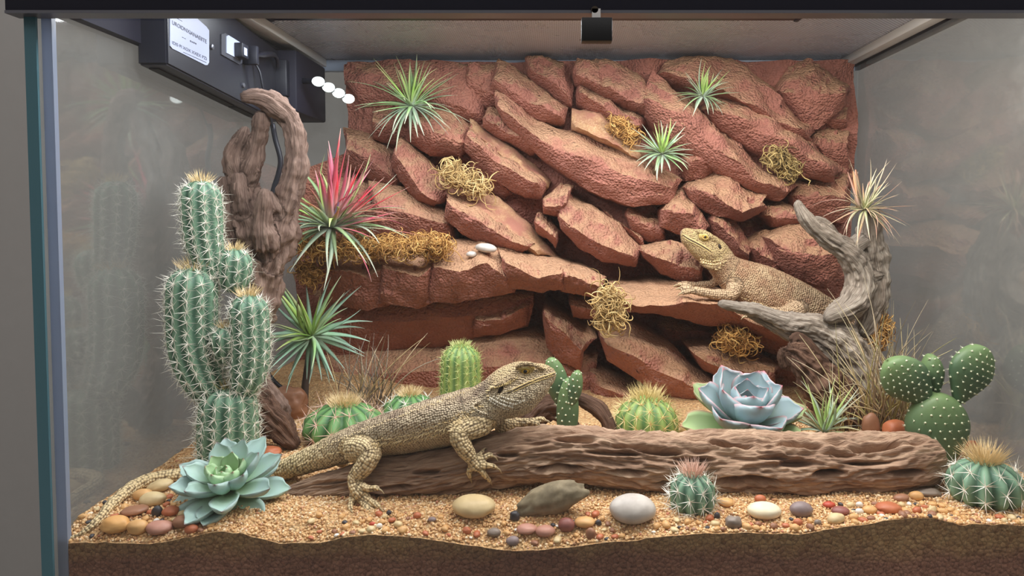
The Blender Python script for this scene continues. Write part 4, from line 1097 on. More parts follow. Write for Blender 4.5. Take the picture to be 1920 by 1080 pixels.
def cactus_stem(parent, path, nr, mat, spine=M_sp_w, crown=M_sp_t, depth=.13, sl=.009, sw=.00046, gap=.010, nsp=9, r_end=1.0, crown_n=60, crown_l=.011, seed=0, bulge=True, base_round=.6, tilt=68, name='stem'):
    """path: (px, py, Y, half width px) from base to tip."""
    r_ = np.random.default_rng(seed)
    nu = 64; C = smooth_path([np.r_[P(x, y, Yq), hw * PX(Yq)] for x, y, Yq, hw in path], 200)
    d = np.r_[0, np.cumsum(np.linalg.norm(np.diff(C[:, :3], axis=0), axis=1))]; Lt = d[-1]
    rt = C[-1, 3] * r_end; rb = C[0, 3] * base_round
    a = np.linspace(0, 1, nu); s = Lt * (0.5 - 0.5 * np.cos(a * math.pi)) * .5 + Lt * a * .5
    Cc = np.stack([np.interp(s, d, C[:, k]) for k in range(3)], 1); R = np.interp(s, d, C[:, 3])
    e = np.ones(nu)
    e = np.where(s > Lt - rt, np.sqrt(np.clip(1 - ((s - (Lt - rt)) / rt) ** 2, 0, 1)), e)
    e = np.where(s < rb, e * np.sqrt(np.clip(1 - .75 * (1 - s / max(rb, 1e-6)) ** 2, 0, 1)), e)
    R = np.maximum(R * e, .0004)
    nv = nr * 8; T, S, U = frames(Cc); th = np.arange(nv) * math.tau / nv
    ribp = 0.5 + 0.5 * np.cos(th * nr); ribp = ribp ** 0.7
    mod = 1 + depth * (ribp - .55)[None, :] * np.clip(e * 1.6, 0, 1)[:, None]
    V = Cc[:, None] + (S[:, None] * np.cos(th)[None, :, None] + U[:, None] * np.sin(th)[None, :, None]) * (R[:, None] * mod)[..., None]
    Vf = np.vstack([V.reshape(-1, 3), Cc[0], Cc[-1]]); A, B = nu * nv, nu * nv + 1
    Tn = np.array([(A, (j + 1) % nv, j) for j in range(nv)] + [(B, (nu - 1) * nv + j, (nu - 1) * nv + (j + 1) % nv) for j in range(nv)])
    rib = np.r_[np.tile(ribp, nu), .5, .8]
    st = mk(name, Vf, [grid_faces(nu, nv), Tn], mat, parent, attrs={'rib': rib})
    # areoles with spines along every rib
    Bp = []; Dr = []; Ln = []; na = max(3, int(Lt / gap))
    for q in range(nr):
        t = q * math.tau / nr
        for k in range(na):
            ss = (k + .5 + .5 * (q % 2)) / na * Lt
            if ss > Lt * .985: continue
            c = np.array([np.interp(ss, s, Cc[:, j]) for j in range(3)]); rr = np.interp(ss, s, R); ee = np.interp(ss, s, e)
            Sx = unit([np.interp(ss, s, S[:, j]) for j in range(3)]); Ux = unit([np.interp(ss, s, U[:, j]) for j in range(3)]); Tx = np.cross(Ux, Sx); Tx = unit([np.interp(ss, s, T[:, j]) for j in range(3)])
            o = Sx * math.cos(t) + Ux * math.sin(t)
            dR = (np.interp(ss + .001, s, R) - np.interp(ss - .001, s, R)) / .002
            nrm = unit(o - Tx * dR); p = c + o * rr * (1 + depth * .45 * min(1, ee * 1.6))
            side = np.cross(nrm, Tx); side = unit(side); up = np.cross(side, nrm)
            if rr < .0035: continue
            for j in range(nsp):
                an = j * math.tau / nsp + r_.normal(0, .25); tl = math.radians(tilt + r_.normal(0, 9))
                Bp.append(p); Dr.append(nrm * math.cos(tl) + (side * math.cos(an) + up * math.sin(an)) * math.sin(tl)); Ln.append(sl * r_.uniform(.6, 1.15))
            Bp.append(p); Dr.append(nrm + r_.normal(0, .25, 3)); Ln.append(sl * r_.uniform(.8, 1.3))
    V, Tt = spine_mesh(Bp, Dr, np.array(Ln) * 1.12, sw); o = mk('spines', V, [Tt], spine, st, smooth=False); o['kind'] = 'stuff'
    if crown_n:
        Bp = []; Dr = []; a_ = T[-1]; _, u, v = basis(a_)
        for j in range(crown_n):
            ph = r_.uniform(0, math.tau); f = math.sqrt(r_.random()); rr = rt * .55 * f
            Bp.append(Cc[-1] + (u * math.cos(ph) + v * math.sin(ph)) * rr - a_ * (rt - math.sqrt(max(rt * rt - rr * rr, 0))) * .9)
            Dr.append(a_ + (u * math.cos(ph) + v * math.sin(ph)) * f * .9 + r_.normal(0, .22, 3))
        V, Tt = spine_mesh(Bp, Dr, crown_l * r_.uniform(.6, 1.2, crown_n), sw * 1.1); o = mk('crown_spines', V, [Tt], crown, st, smooth=False); o['kind'] = 'stuff'
    return st

Y = .153; c = P(428, 878, Y); c[2] = sand_z(c[0], c[1])
big = thing('columnar_cactus', 'tall branching blue-green column cactus in front of the driftwood loop', 'cactus', c)
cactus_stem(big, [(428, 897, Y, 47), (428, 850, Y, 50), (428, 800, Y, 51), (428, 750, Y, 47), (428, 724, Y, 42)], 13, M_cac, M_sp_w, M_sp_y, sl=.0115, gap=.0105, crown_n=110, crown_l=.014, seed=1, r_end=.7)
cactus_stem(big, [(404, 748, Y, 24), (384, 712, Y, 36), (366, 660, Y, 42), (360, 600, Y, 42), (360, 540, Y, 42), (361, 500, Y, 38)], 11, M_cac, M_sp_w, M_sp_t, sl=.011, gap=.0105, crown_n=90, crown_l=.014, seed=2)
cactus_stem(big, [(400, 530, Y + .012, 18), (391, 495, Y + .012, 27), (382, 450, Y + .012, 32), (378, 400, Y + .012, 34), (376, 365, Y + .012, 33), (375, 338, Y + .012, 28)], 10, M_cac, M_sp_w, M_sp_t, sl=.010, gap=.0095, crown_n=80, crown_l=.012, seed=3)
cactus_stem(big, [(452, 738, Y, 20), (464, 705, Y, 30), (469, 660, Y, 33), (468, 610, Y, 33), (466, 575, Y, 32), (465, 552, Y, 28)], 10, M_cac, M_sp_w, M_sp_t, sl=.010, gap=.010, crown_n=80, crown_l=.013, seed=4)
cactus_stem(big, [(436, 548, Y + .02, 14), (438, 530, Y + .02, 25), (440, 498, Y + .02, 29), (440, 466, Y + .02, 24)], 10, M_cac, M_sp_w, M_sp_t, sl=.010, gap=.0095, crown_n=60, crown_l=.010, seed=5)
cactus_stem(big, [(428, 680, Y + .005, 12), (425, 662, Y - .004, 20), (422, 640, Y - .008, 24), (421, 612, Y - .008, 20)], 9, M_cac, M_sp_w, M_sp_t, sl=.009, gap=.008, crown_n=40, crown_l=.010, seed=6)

def barrel(label, px, ptop, pbot, hw, Yq, nr, mat, spine, crown, name='barrel_cactus', **kw):
    c = P(px, pbot, Yq); c[2] = sand_z(c[0], c[1]) - .001
    pbot = float(to_px(c)[1]) + 3                # it stands on the sand
    t = thing(name, label, 'cactus', c); h = pbot - ptop
    cactus_stem(t, [(px, pbot + .06 * h, Yq, hw * .8), (px, pbot - .2 * h, Yq, hw), (px, pbot - .55 * h, Yq, hw * 1.0), (px, ptop + .18 * h, Yq, hw * .95), (px, ptop, Yq, hw * .85)], nr, mat, spine, crown, name='body', **kw)
    return t
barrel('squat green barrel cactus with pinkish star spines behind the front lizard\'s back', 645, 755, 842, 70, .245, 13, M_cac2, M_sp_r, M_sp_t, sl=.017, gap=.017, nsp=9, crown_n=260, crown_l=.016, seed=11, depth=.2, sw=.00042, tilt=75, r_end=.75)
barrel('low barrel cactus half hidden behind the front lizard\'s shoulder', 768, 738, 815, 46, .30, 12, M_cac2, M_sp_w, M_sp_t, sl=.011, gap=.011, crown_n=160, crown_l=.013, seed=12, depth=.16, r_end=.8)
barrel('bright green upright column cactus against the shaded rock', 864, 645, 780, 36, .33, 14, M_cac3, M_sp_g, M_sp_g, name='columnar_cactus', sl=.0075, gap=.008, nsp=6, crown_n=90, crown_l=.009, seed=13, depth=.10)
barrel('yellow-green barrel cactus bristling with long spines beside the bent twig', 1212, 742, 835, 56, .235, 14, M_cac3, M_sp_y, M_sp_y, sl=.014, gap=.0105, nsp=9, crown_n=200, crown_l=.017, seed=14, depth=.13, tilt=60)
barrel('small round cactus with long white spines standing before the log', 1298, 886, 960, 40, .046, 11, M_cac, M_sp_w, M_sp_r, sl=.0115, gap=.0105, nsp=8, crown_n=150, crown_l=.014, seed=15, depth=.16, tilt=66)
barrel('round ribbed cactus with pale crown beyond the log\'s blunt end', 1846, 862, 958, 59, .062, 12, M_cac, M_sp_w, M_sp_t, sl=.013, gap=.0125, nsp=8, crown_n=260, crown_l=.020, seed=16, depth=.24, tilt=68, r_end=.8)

# prickly pears
def pad_mat():
    m = NT('prickly_pear'); n = m.noise(m.coord(), 60.0, 4); t = m.attr('lt').outputs['Fac']
    c = m.mix(n, lin(58, 84, 62), lin(86, 112, 80)); c = m.mix(m.mrange(t, .5, 1.0, 0, .8), c, lin(124, 150, 96))
    m.set(Base_Color=c, Roughness=.45, Specular_IOR_Level=.4, Normal=m.bump(n, .2, .001)); return m.m
M_pad = pad_mat(); M_dot = plain('areole_white', (226, 228, 196), .7)
def pad(parent, c0, c1, hw, Yq, thick, face=0.0, neck=.55, seed=0, gap=.0072, sp=.004):
    """Flat pad from pixel c0 (joint) to c1 (tip); face turns it about its axis."""
    r = np.random.default_rng(seed); p0 = P(*c0, Yq); p1 = P(*c1, Yq); ax = p1 - p0; Lp = np.linalg.norm(ax); ax /= Lp; w = hw * PX(Yq)
    sd = unit(np.cross(ax, [0, 1, 0])); nm = np.cross(sd, ax); cf, sf = math.cos(face), math.sin(face); sd, nm = sd * cf + nm * sf, nm * cf - sd * sf
    nu, nv = 30, 32; t = 0.5 - 0.5 * np.cos(np.linspace(0, math.pi, nu)); th = np.arange(nv) * math.tau / nv
    prof = np.sqrt(np.clip(1 - (2 * t - 1) ** 2, 0, 1)) * (neck + (1 - neck) * sstep(t, 0, .62)) * 1.03
    V = p0 + ax * (t * Lp)[:, None, None] + sd * (np.cos(th)[None] * (prof * w)[:, None])[..., None] + nm * (np.sign(np.sin(th)) * np.abs(np.sin(th)) ** 1.0 * 1)[None, :, None] * (np.sqrt(prof) * thick)[:, None, None]
    Vf = V.reshape(-1, 3); Vf = np.vstack([Vf, p0, p1]); A, B = nu * nv, nu * nv + 1
    Tn = np.array([(A, (j + 1) % nv, j) for j in range(nv)] + [(B, (nu - 1) * nv + j, (nu - 1) * nv + (j + 1) % nv) for j in range(nv)])
    o = mk('pad', Vf, [grid_faces(nu, nv), Tn], M_pad, parent, attrs={'lt': np.r_[np.repeat(t, nv), 0, 1]})
    b = MB(); Bp = []; Dr = []
    nrow = int(Lp / gap)
    for i in range(nrow + 1):
        ts = (i + .5) / (nrow + 1); pr = np.interp(ts, t, prof); n = max(1, int(pr * w / gap))
        for sgn in (-1, 1):
            for j in range(-n, n + 1):
                x = (j + (.5 if i % 2 else 0)) / (n + .5)
                if abs(x) > 1: continue
                zc = math.sqrt(max(0, 1 - x * x)); q = p0 + ax * ts * Lp + sd * x * pr * w + nm * sgn * zc * math.sqrt(pr) * thick
                nr_ = unit(sd * x * thick + nm * sgn * zc * w * .6 + ax * (ts - .5) * .3 * thick)
                b.add(q + IV * .0011 * r.uniform(.7, 1.2), None, IT)
                for _ in range(3): Bp.append(q); Dr.append(nr_ + r.normal(0, .5, 3))
    V2, T2 = spine_mesh(Bp, Dr, sp, .00022); b.add(V2, None, T2)
    a = mk('areoles', b.verts(), b.faces(), M_dot, o); a['kind'] = 'stuff'
    return o
Y = .172; c = P(1758, 862, Y); c[2] = sand_z(c[0], c[1])
pp = thing('prickly_pear', 'large prickly pear cactus with round pads beside the log end', 'cactus', c)
pad(pp, (1757, 874), (1757, 736), 57, Y, .020, .12, .8, 1, gap=.0088)
pad(pp, (1742, 756), (1664, 676), 43, Y + .002, .012, .25, .6, 2)
pad(pp, (1752, 742), (1745, 664), 20, Y + .012, .014, .1, .6, 3)
pad(pp, (1794, 756), (1842, 648), 46, Y, .013, -.2, .5, 4)
Y = .215; c = P(1065, 812, Y); c[2] = sand_z(c[0], c[1])
pp2 = thing('prickly_pear', 'small prickly pear with three narrow pads behind the front lizard\'s head', 'cactus', c)
pad(pp2, (1062, 850), (1066, 708), 21, Y, .011, .2, .8, 5, gap=.0078, sp=.003)
pad(pp2, (1068, 770), (1084, 694), 15, Y - .004, .009, .2, .7, 6, gap=.0075, sp=.003)
pad(pp2, (1058, 770), (1032, 670), 22, Y + .012, .010, -.2, .7, 7, gap=.0078, sp=.003)

# ---------------------------------------------------------------- rosette succulents
def succ_mat(name, core, outer, rim, tip):
    m = NT(name); t = m.attr('lt').outputs['Fac']; e = m.attr('edge').outputs['Fac']; oi = m.n('ObjectInfo').outputs['Random']; n = m.noise(m.coord(), 70.0, 3)
    c = m.mix(m.mrange(t, .05, .65), lin(*core), lin(*outer)); c = m.mix(m.mrange(n, .4, .8, 0, .3), c, lin(*core))
    c = m.mix(m.mrange(e, .88, 1.0, 0, .8), c, lin(*rim)); c = m.mix(m.mrange(t, .93, 1.0, 0, .9), c, lin(*tip))
    c = m.n('HueSaturation', {'Value': m.mrange(oi, 0, 1, .88, 1.06), 'Color': c}).outputs[0]
    m.set(Base_Color=c, Roughness=.5, Specular_IOR_Level=.35, Subsurface_Weight=.0); return m.m
def spoon(parent, base, d, nrm, L, w, th, curl, mat, point=.16, tpos=.62):
    """Thick spoon-shaped leaf with a pointed tip."""
    nu, nv = 17, 9; d = unit(d); sd = unit(np.cross(d, nrm)); nrm = np.cross(sd, d)
    t = np.linspace(0, 1, nu)
    wp = np.where(t < tpos, .34 + .66 * np.sin(np.clip(t / tpos, 0, 1) * math.pi / 2) ** 1.3, np.cos(np.clip((t - tpos) / (1 - tpos), 0, 1) * math.pi / 2) ** .62)
    wp = np.where(t > 1 - point, np.minimum(wp, ((1 - t) / point) ** .9 * .52 + .015), wp)
    x = np.linspace(-1, 1, nv)
    ang = curl * t; along = np.cumsum(np.r_[0, np.cos((ang[1:] + ang[:-1]) / 2)]) / (nu - 1); rise = np.cumsum(np.r_[0, np.sin((ang[1:] + ang[:-1]) / 2)]) / (nu - 1)
    ctr = base + d * (along * L)[:, None] + nrm * (rise * L)[:, None]
    N2 = nrm * np.cos(ang)[:, None] - d * np.sin(ang)[:, None]
    cup = .22 * w * (x ** 2)[None, :] * wp[:, None]
    thk = th * (.55 + .45 * np.sin(t * math.pi)) * np.minimum(1, (1 - t) * 6 + .08)
    topV = ctr[:, None] + sd * (x[None] * (wp * w / 2)[:, None])[..., None] + N2[:, None] * cup[..., None]
    botV = topV - N2[:, None] * (thk[:, None] * np.sqrt(np.clip(1 - x ** 2, 0, 1))[None] )[..., None]
    ring = np.concatenate([topV, botV[:, -2:0:-1]], 1); nr = ring.shape[1]
    edge = np.concatenate([np.abs(x), np.abs(x[-2:0:-1])]); e = np.tile(edge, nu); e = np.maximum(e, np.repeat(sstep(t, .86, 1.0), nr))
    F0 = [list(range(nr))[::-1]]; 
    V = ring.reshape(-1, 3); Q = grid_faces(nu, nr)
    Vc = np.vstack([V, ctr[0], ctr[-1]]); Tn = np.array([(nu * nr, (j + 1) % nr, j) for j in range(nr)] + [(nu * nr + 1, (nu - 1) * nr + j, (nu - 1) * nr + (j + 1) % nr) for j in range(nr)])
    return mk('leaf', Vc, [Q, Tn], mat, parent, attrs={'lt': np.r_[np.repeat(t, nr), 0, 1], 'edge': np.r_[e, .5, 1]})
def rosette(label, px, py, Yq, axis, rings, seed, base_z=None):
    r = np.random.default_rng(seed); c = P(px, py, Yq); a, u, v = basis(axis)
    b0 = c.copy(); b0[2] = float(sand_z(c[0], c[1]))
    t = thing('echeveria', label, 'succulent', b0)
    for (n, el, L, w, th, curl, off, hgt, mat, ph0) in rings:
        for i in range(n):
            ph = ph0 + i * math.tau / n + r.normal(0, .07); e = math.radians(el + r.normal(0, 4))
            o = u * math.cos(ph) + v * math.sin(ph); d = o * math.cos(e) + a * math.sin(e); nr_ = a * math.cos(e) - o * math.sin(e)
            spoon(t, c + a * hgt + o * off, d, nr_, L * r.uniform(.93, 1.07), w * r.uniform(.95, 1.05), th, math.radians(curl), mat)
    V, Q, T = tube(np.array([b0 - a * .004, c - a * .002, c + a * rings[-1][7]]), [.010, .009, .003], 10); mk('stem', V, [Q, T], plain('stem_green', (96, 110, 84), .7), t)
    return t
M_e1 = succ_mat('echeveria_mint', (156, 188, 134), (166, 192, 186), (158, 174, 168), (120, 60, 62))
M_e1c = succ_mat('echeveria_core', (150, 188, 112), (164, 194, 150), (170, 190, 150), (150, 70, 70))
M_e2 = succ_mat('echeveria_blue', (138, 164, 136), (152, 172, 178), (206, 156, 160), (196, 92, 100))
M_e2g = succ_mat('echeveria_green', (146, 176, 110), (150, 168, 120), (180, 120, 100), (176, 80, 76))
k = PX(.05)
rosette('pale mint rosette succulent with dark leaf tips beside the tail tip pebbles', 432, 922, .060, unit([.02, -.42, 1]), [
  (8, 0, 104 * k, 56 * k, .0058, 8, .004, -.003, M_e1, .2), (8, 16, 104 * k, 50 * k, .0058, 14, .004, .004, M_e1, .6), (7, 34, 84 * k, 44 * k, .0055, 18, .003, .007, M_e1, .1),
  (6, 52, 62 * k, 38 * k, .005, 22, .002, .009, M_e1c, .5), (4, 68, 40 * k, 26 * k, .004, 25, .001, .011, M_e1c, .2), (3, 80, 24 * k, 14 * k, .003, 25, .001, .012, M_e1c, .9)], 3)
k = PX(.2)
rosette('bluish rosette succulent with pink leaf rims behind the log', 1392, 800, .205, unit([.05, -.38, 1]), [
  (6, 6, 118 * k, 70 * k, .007, 10, .005, .000, M_e2g, .35), (6, 30, 116 * k, 80 * k, .007, 14, .005, .003, M_e2, .0), (5, 52, 104 * k, 78 * k, .007, 16, .004, .006, M_e2, .45),
  (4, 66, 80 * k, 62 * k, .006, 18, .003, .009, M_e2, .1), (3, 76, 54 * k, 42 * k, .005, 20, .002, .012, M_e2, .6)], 5)

# ---------------------------------------------------------------- moss
def moss(label, spots, n, Ls, w, mats_rgb, seed, curl=1.0, name='moss_clump', snap=None):
    """spots: (px, py, Y, rx_px, ry_px, depth m) blobs that the strands fill."""
    r = np.random.default_rng(seed); b = MB(); cs = np.array([P(x, y, Yq) for x, y, Yq, *_ in spots])
    n = int(n * 1.9); w = w * .62; Ls = Ls * 1.15
    if snap is not None:
        ft = proud([(q_[0] + ux, q_[1] + uy) for q_ in spots for ux in (-q_[3] * .5, 0, q_[3] * .5) for uy in (0, q_[4] * .8, q_[4] * 2.0)])
        cs = np.array([P(q_[0], q_[1], ft[1] - .003) for q_ in spots])
    for i in range(n):
        j = r.integers(len(spots)); x, y, Yq, rx, ry, dy = spots[j]; kk = PX(Yq)
        for tr in range(6):
            q = r.normal(0, .45, 3); p = cs[j] + q * [rx * kk, dy, ry * kk]
            d = unit(r.normal(0, 1, 3) * [1, .8, .6]); w0 = unit(r.normal(0, 1, 3)); C = [p]; L = Ls * r.uniform(.5, 1.3); m_ = 8
            for s in range(m_):
                d = unit(d + np.cross(w0, d) * curl * r.uniform(.5, 1.0) + r.normal(0, .15, 3)); C.append(C[-1] + d * L / m_)
            if inside(np.array(C), .0015, False) <= 2: break
        V, Q, T = tube(np.array(C), w * r.uniform(.6, 1.2) * np.array([.6, 1, 1, 1, 1, 1, .9, .7, .25]), 4, cap=False)
        b.add(V, Q, None, r.random())
    m = NT('dry_moss'); m.set(Base_Color=m.ramp(m.attr('tone').outputs['Fac'], [(i / (len(mats_rgb) - 1), lin(*q)) for i, q in enumerate(mats_rgb)]), Roughness=.85)
    o = mk(name, b.verts(), b.faces(), m.m, org=cs.mean(0) - [0, 0, spots[0][4] * PX(spots[0][2]) * .5], attrs={'tone': b.attr()})
    return props(o, label, 'moss')
GOLD = [(120, 80, 40), (176, 128, 64), (206, 160, 90), (190, 140, 76), (226, 190, 120)]
PALE = [(128, 100, 60), (186, 152, 96), (214, 186, 128), (196, 160, 100), (226, 204, 150)]
OLIV = [(96, 80, 50), (150, 126, 76), (186, 160, 100), (206, 180, 120)]
moss('wide golden moss bed on the long ledge under the pink air plant', [(590, 462, .37, 28, 18, .03), (640, 466, .37, 34, 16, .03), (690, 462, .37, 34, 18, .03), (740, 462, .37, 34, 16, .03), (790, 462, .37, 34, 14, .03), (825, 462, .37, 14, 10, .02)], 900, .026, .0011, GOLD, 1)
moss('dark golden moss tuft hanging off the ledge under the pink air plant', [(575, 505, .37, 18, 12, .015), (585, 520, .37, 16, 14, .012)], 150, .022, .001, GOLD[:3], 2)
moss('tangled pale moss clump between slabs above the two pale ledge stones', [(868, 338, .425, 30, 17, .016), (895, 350, .425, 20, 12, .012), (845, 325, .425, 14, 10, .012)], 230, .032, .0013, PALE, 3, snap=(0, 1, -.25))
moss('golden moss tuft beside the pale star-shaped air plant', [(1158, 237, .44, 18, 14, .012), (1180, 255, .44, 18, 10, .012)], 150, .022, .0011, GOLD, 4, snap=(0, 1, -.25))
moss('olive moss clump on the slab above the grey branch tip', [(1458, 295, .43, 22, 16, .014), (1480, 315, .43, 16, 14, .012)], 170, .030, .0014, OLIV, 5, snap=(0, 1, -.25))
moss('hanging pale moss clump at the gap between the two ledges', [(1142, 560, .35, 14, 16, .012), (1145, 592, .35, 22, 20, .012)], 190, .034, .0014, PALE, 6)
moss('golden moss tuft on the low slab behind the bluish rosette', [(1385, 642, .355, 32, 14, .016), (1370, 632, .355, 18, 10, .012)], 210, .030, .0012, GOLD, 7, snap=(0, .7, -.7))
moss('small golden moss tuft under the fork of the grey branch', [(1655, 610, .325, 9, 15, .010), (1648, 634, .322, 9, 11, .010)], 90, .026, .0012, GOLD, 8)

# ================================================================== LIZARDS
def skin_mat(name, back_d, back_l, limb, belly, head, gap, mot=1.0):
    m = NT(name)
    uv = m.attr('suv').outputs['Vector']; zone = m.attr('zone').outputs['Vector']     # x: belly, y: limb, z: head
    sx = m.n('SeparateXYZ', {0: zone})
    v = m.voro(uv, 1.0, 'F1', .45); co = m.coord()
    n1 = m.noise(co, 55.0, 5, .65); n2 = m.noise(co, 16.0, 3, .5); n3 = m.noise(m.n('Mapping', {'Vector': uv, 'Scale': (.09, .22, 1)}).outputs[0], 1.0, 4, .6)
    back = m.mix(m.math('MULTIPLY', m.mrange(n1, .38, .68), mot), lin(*back_l), lin(*back_d))
    back = m.mix(m.mrange(n3, .48, .68, 0, .55), back, lin(*back_d))
    c = m.mix(sx.outputs[0], back, lin(*belly)); c = m.mix(sx.outputs[1], c, lin(*limb)); c = m.mix(sx.outputs[2], c, m.mix(m.mrange(n1, .4, .75, 0, .5), lin(*head), lin(*back_d)))
    c = m.mix(m.mrange(v.outputs['Color'], 0, 1, 0, .35), c, m.mix(.5, c, lin(*belly)))
    bead = m.mrange(v.outputs['Distance'], .40, .72, 1.0, 0.0)
    c = m.mix(m.math('ADD', m.math('MULTIPLY', bead, .8), .2), lin(*gap), c)
    m.set(Base_Color=c, Roughness=.55, Specular_IOR_Level=.35, Normal=m.bump(m.math('POWER', m.mrange(v.outputs['Distance'], .1, .8, 1, 0), .6), .95, .0024))
    return m.m

def surf(V, N, px, py, rad=4.0, want=None):
    """Surface point (and normal) of a body seen at a pixel."""
    q = to_px(V); d = np.hypot(q[:, 0] - px, q[:, 1] - py); f = ((CAM - V) * N).sum(1) > 0
    ok = np.where(f & (d < rad))[0]
    if len(ok) == 0: ok = np.where(f)[0]; ok = ok[np.argsort(d[ok])[:5]]
    i = ok[V[ok, 1].argmin()]
    p = V[i].copy(); pp = P(px, py, V[i, 1]); return pp, N[i]

def lizard(name, label, body, limbs, toes, lumps, mat, voxel, sizes, org_px, claws=True, carve=()):
    b = MB(); sk = []
    body = [(x, y, (float(np.clip(on_sand(x, y + dn)[1], .0085, .3)) if x < 480 else Yq), up, dn, rw) for x, y, Yq, up, dn, rw in body]
    B = smooth_path([np.r_[P(x, y, Yq), up * PX(Yq), dn * PX(Yq), rw] for x, y, Yq, up, dn, rw in body], 150)
    C = B[:, :3]; up, dn, rw = (np.maximum(B[:, k], .0006) for k in (3, 4, 5))
    T, S, U = frames(C); nv = 28; th = np.arange(nv) * math.tau / nv
    hgt = np.where(np.sin(th)[None] > 0, up[:, None], dn[:, None]) * np.sin(th)[None]
    V = C[:, None] + S[:, None] * (np.sign(np.cos(th)) * np.abs(np.cos(th)) ** .9)[None, :, None] * rw[:, None, None] + U[:, None] * hgt[..., None]
    V = np.vstack([V.reshape(-1, 3), C[0], C[-1]]); A, E = 150 * nv, 150 * nv + 1
    Tn = np.array([(A, (j + 1) % nv, j) for j in range(nv)] + [(E, 149 * nv + j, 149 * nv + (j + 1) % nv) for j in range(nv)])
    b.add(V, grid_faces(150, nv), Tn); sk.append((C, np.maximum(rw, (up + dn) / 2)))
    tips = []
    for ch in limbs + toes + lumps:
        Cc = smooth_path([np.r_[P(x, y, Yq), r * PX(Yq)] for x, y, Yq, r in ch], 5 * len(ch)); n = len(Cc)
        e = np.clip(np.minimum(np.arange(n), np.arange(n)[::-1]) / 1.5 + .5, 0, 1)
        V, Q, Tt = tube(Cc[:, :3], np.maximum(Cc[:, 3] * e, .0009), 12); b.add(V, Q, Tt)
        if ch not in lumps: sk.append((Cc[:, :3], np.maximum(Cc[:, 3], .001)))
        if ch in toes: tips.append((Cc[-1, :3], unit(Cc[-1, :3] - Cc[-4, :3]), Cc[-1, 3]))
    V, Fs, N = remesh(b.verts(), b.faces(), voxel, 4)
    ci, s, thh, r = skel_attr(V, sk)
    d = np.r_[0, np.cumsum(np.linalg.norm(np.diff(C, axis=0), axis=1))]; Lb = d[-1]; f = s / Lb
    size = np.where(ci == 0, np.interp(f, sizes[0], sizes[1]), .0030)
    grid = np.linspace(-.02, Lb + .02, 600); acc = np.r_[0, np.cumsum(np.diff(grid) / np.interp(grid[:-1] / Lb, sizes[0], sizes[1]))]
    su = np.where(ci == 0, np.interp(s, grid, acc), s / .0030)
    suv = np.stack([su, thh * r / size, ci * 13.0], 1)
    tl = f
    hd = (ci == 0) & (f > sizes[3] - .045)
    hsz = np.interp(f, [sizes[3] - .05, sizes[3] + .02, 1.0], [.0021, .0017, .0013]) * sizes[4]
    suv = np.where(hd[:, None], V / (.00165 * sizes[4]), suv)
    belly = np.where(ci == 0, sstep(-np.cos(thh), -.25, .55), sstep(-np.cos(thh), .3, 1.0) * .4)
    limb = np.where(ci > 0, .9, 1 - sstep(tl, sizes[2], sizes[2] + .12)); head = np.where(ci == 0, sstep(tl, sizes[3], sizes[3] + .03), 0) * (1 - belly * .8)
    for (ex, ey, ea, eb, et, dep) in carve:
        q = to_px(V); dx = q[:, 0] - ex; dy = q[:, 1] - ey; c_, s_ = math.cos(et), math.sin(et)
        rr = ((dx * c_ - dy * s_) / ea) ** 2 + ((dx * s_ + dy * c_) / eb) ** 2
        V = V + np.where(((CAM - V) * N).sum(1) > 0, (1 - sstep(np.sqrt(rr), .5, 1.3)) * dep, 0)[:, None] * np.array([0, 1.0, 0])
    # small real scales along the skin
    V = V + N * (0.0003 * noise3(V * 420, 3) + .0004 * noise3(V * 190, 4))[:, None]
    root = thing(name, label, 'lizard', P(*org_px))
    body_o = mk('body', V, Fs, mat, root, attrs={'suv': suv, 'zone': np.stack([belly, limb, head], 1)})
    if claws:
        for p, dr, rr in tips:
            Cc = smooth_path([p - dr * .001, p + dr * .0025 + [0, -.0003, .0004], p + dr * .0055 + [0, 0, -.0016]], 8); Cc[:, 2] = np.maximum(Cc[:, 2], sand_z(Cc[:, 0], Cc[:, 1]) + .0002)
            vv, Q, Tt = tube(Cc, np.linspace(rr * .62, .0003, 8), 7); mk('claw', vv, [Q, Tt], M_claw, root)
    return root, V, N, (C, T, S, U, up, dn, rw, d)
M_claw = plain('claw_horn', (168, 148, 112), .45)
M_spike = plain('spike_cream', (224, 200, 150), .55); M_bead = plain('bead_white', (232, 224, 204), .5); M_lip = plain('lip_yellow', (206, 180, 120), .5); M_mouth = plain('mouth_dark', (70, 50, 34), .7)
M_eye = plain('eye_black', (14, 10, 8), .08); M_iris = plain('eye_iris', (186, 148, 60), .2); M_lid = plain('eyelid_yellow', (196, 168, 100), .5); M_lid2 = plain('eyelid_pale', (226, 214, 130), .45); M_ear = plain('ear_dark', (44, 28, 18), .7)
M_skin = skin_mat('dragon_skin', (108, 86, 72), (220, 196, 160), (232, 206, 156), (228, 210, 176), (226, 196, 146), (88, 64, 44))
M_skin2 = skin_mat('dragon_skin_orange', (160, 112, 82), (214, 184, 142), (200, 170, 134), (206, 184, 156), (216, 190, 132), (116, 86, 64), .9)

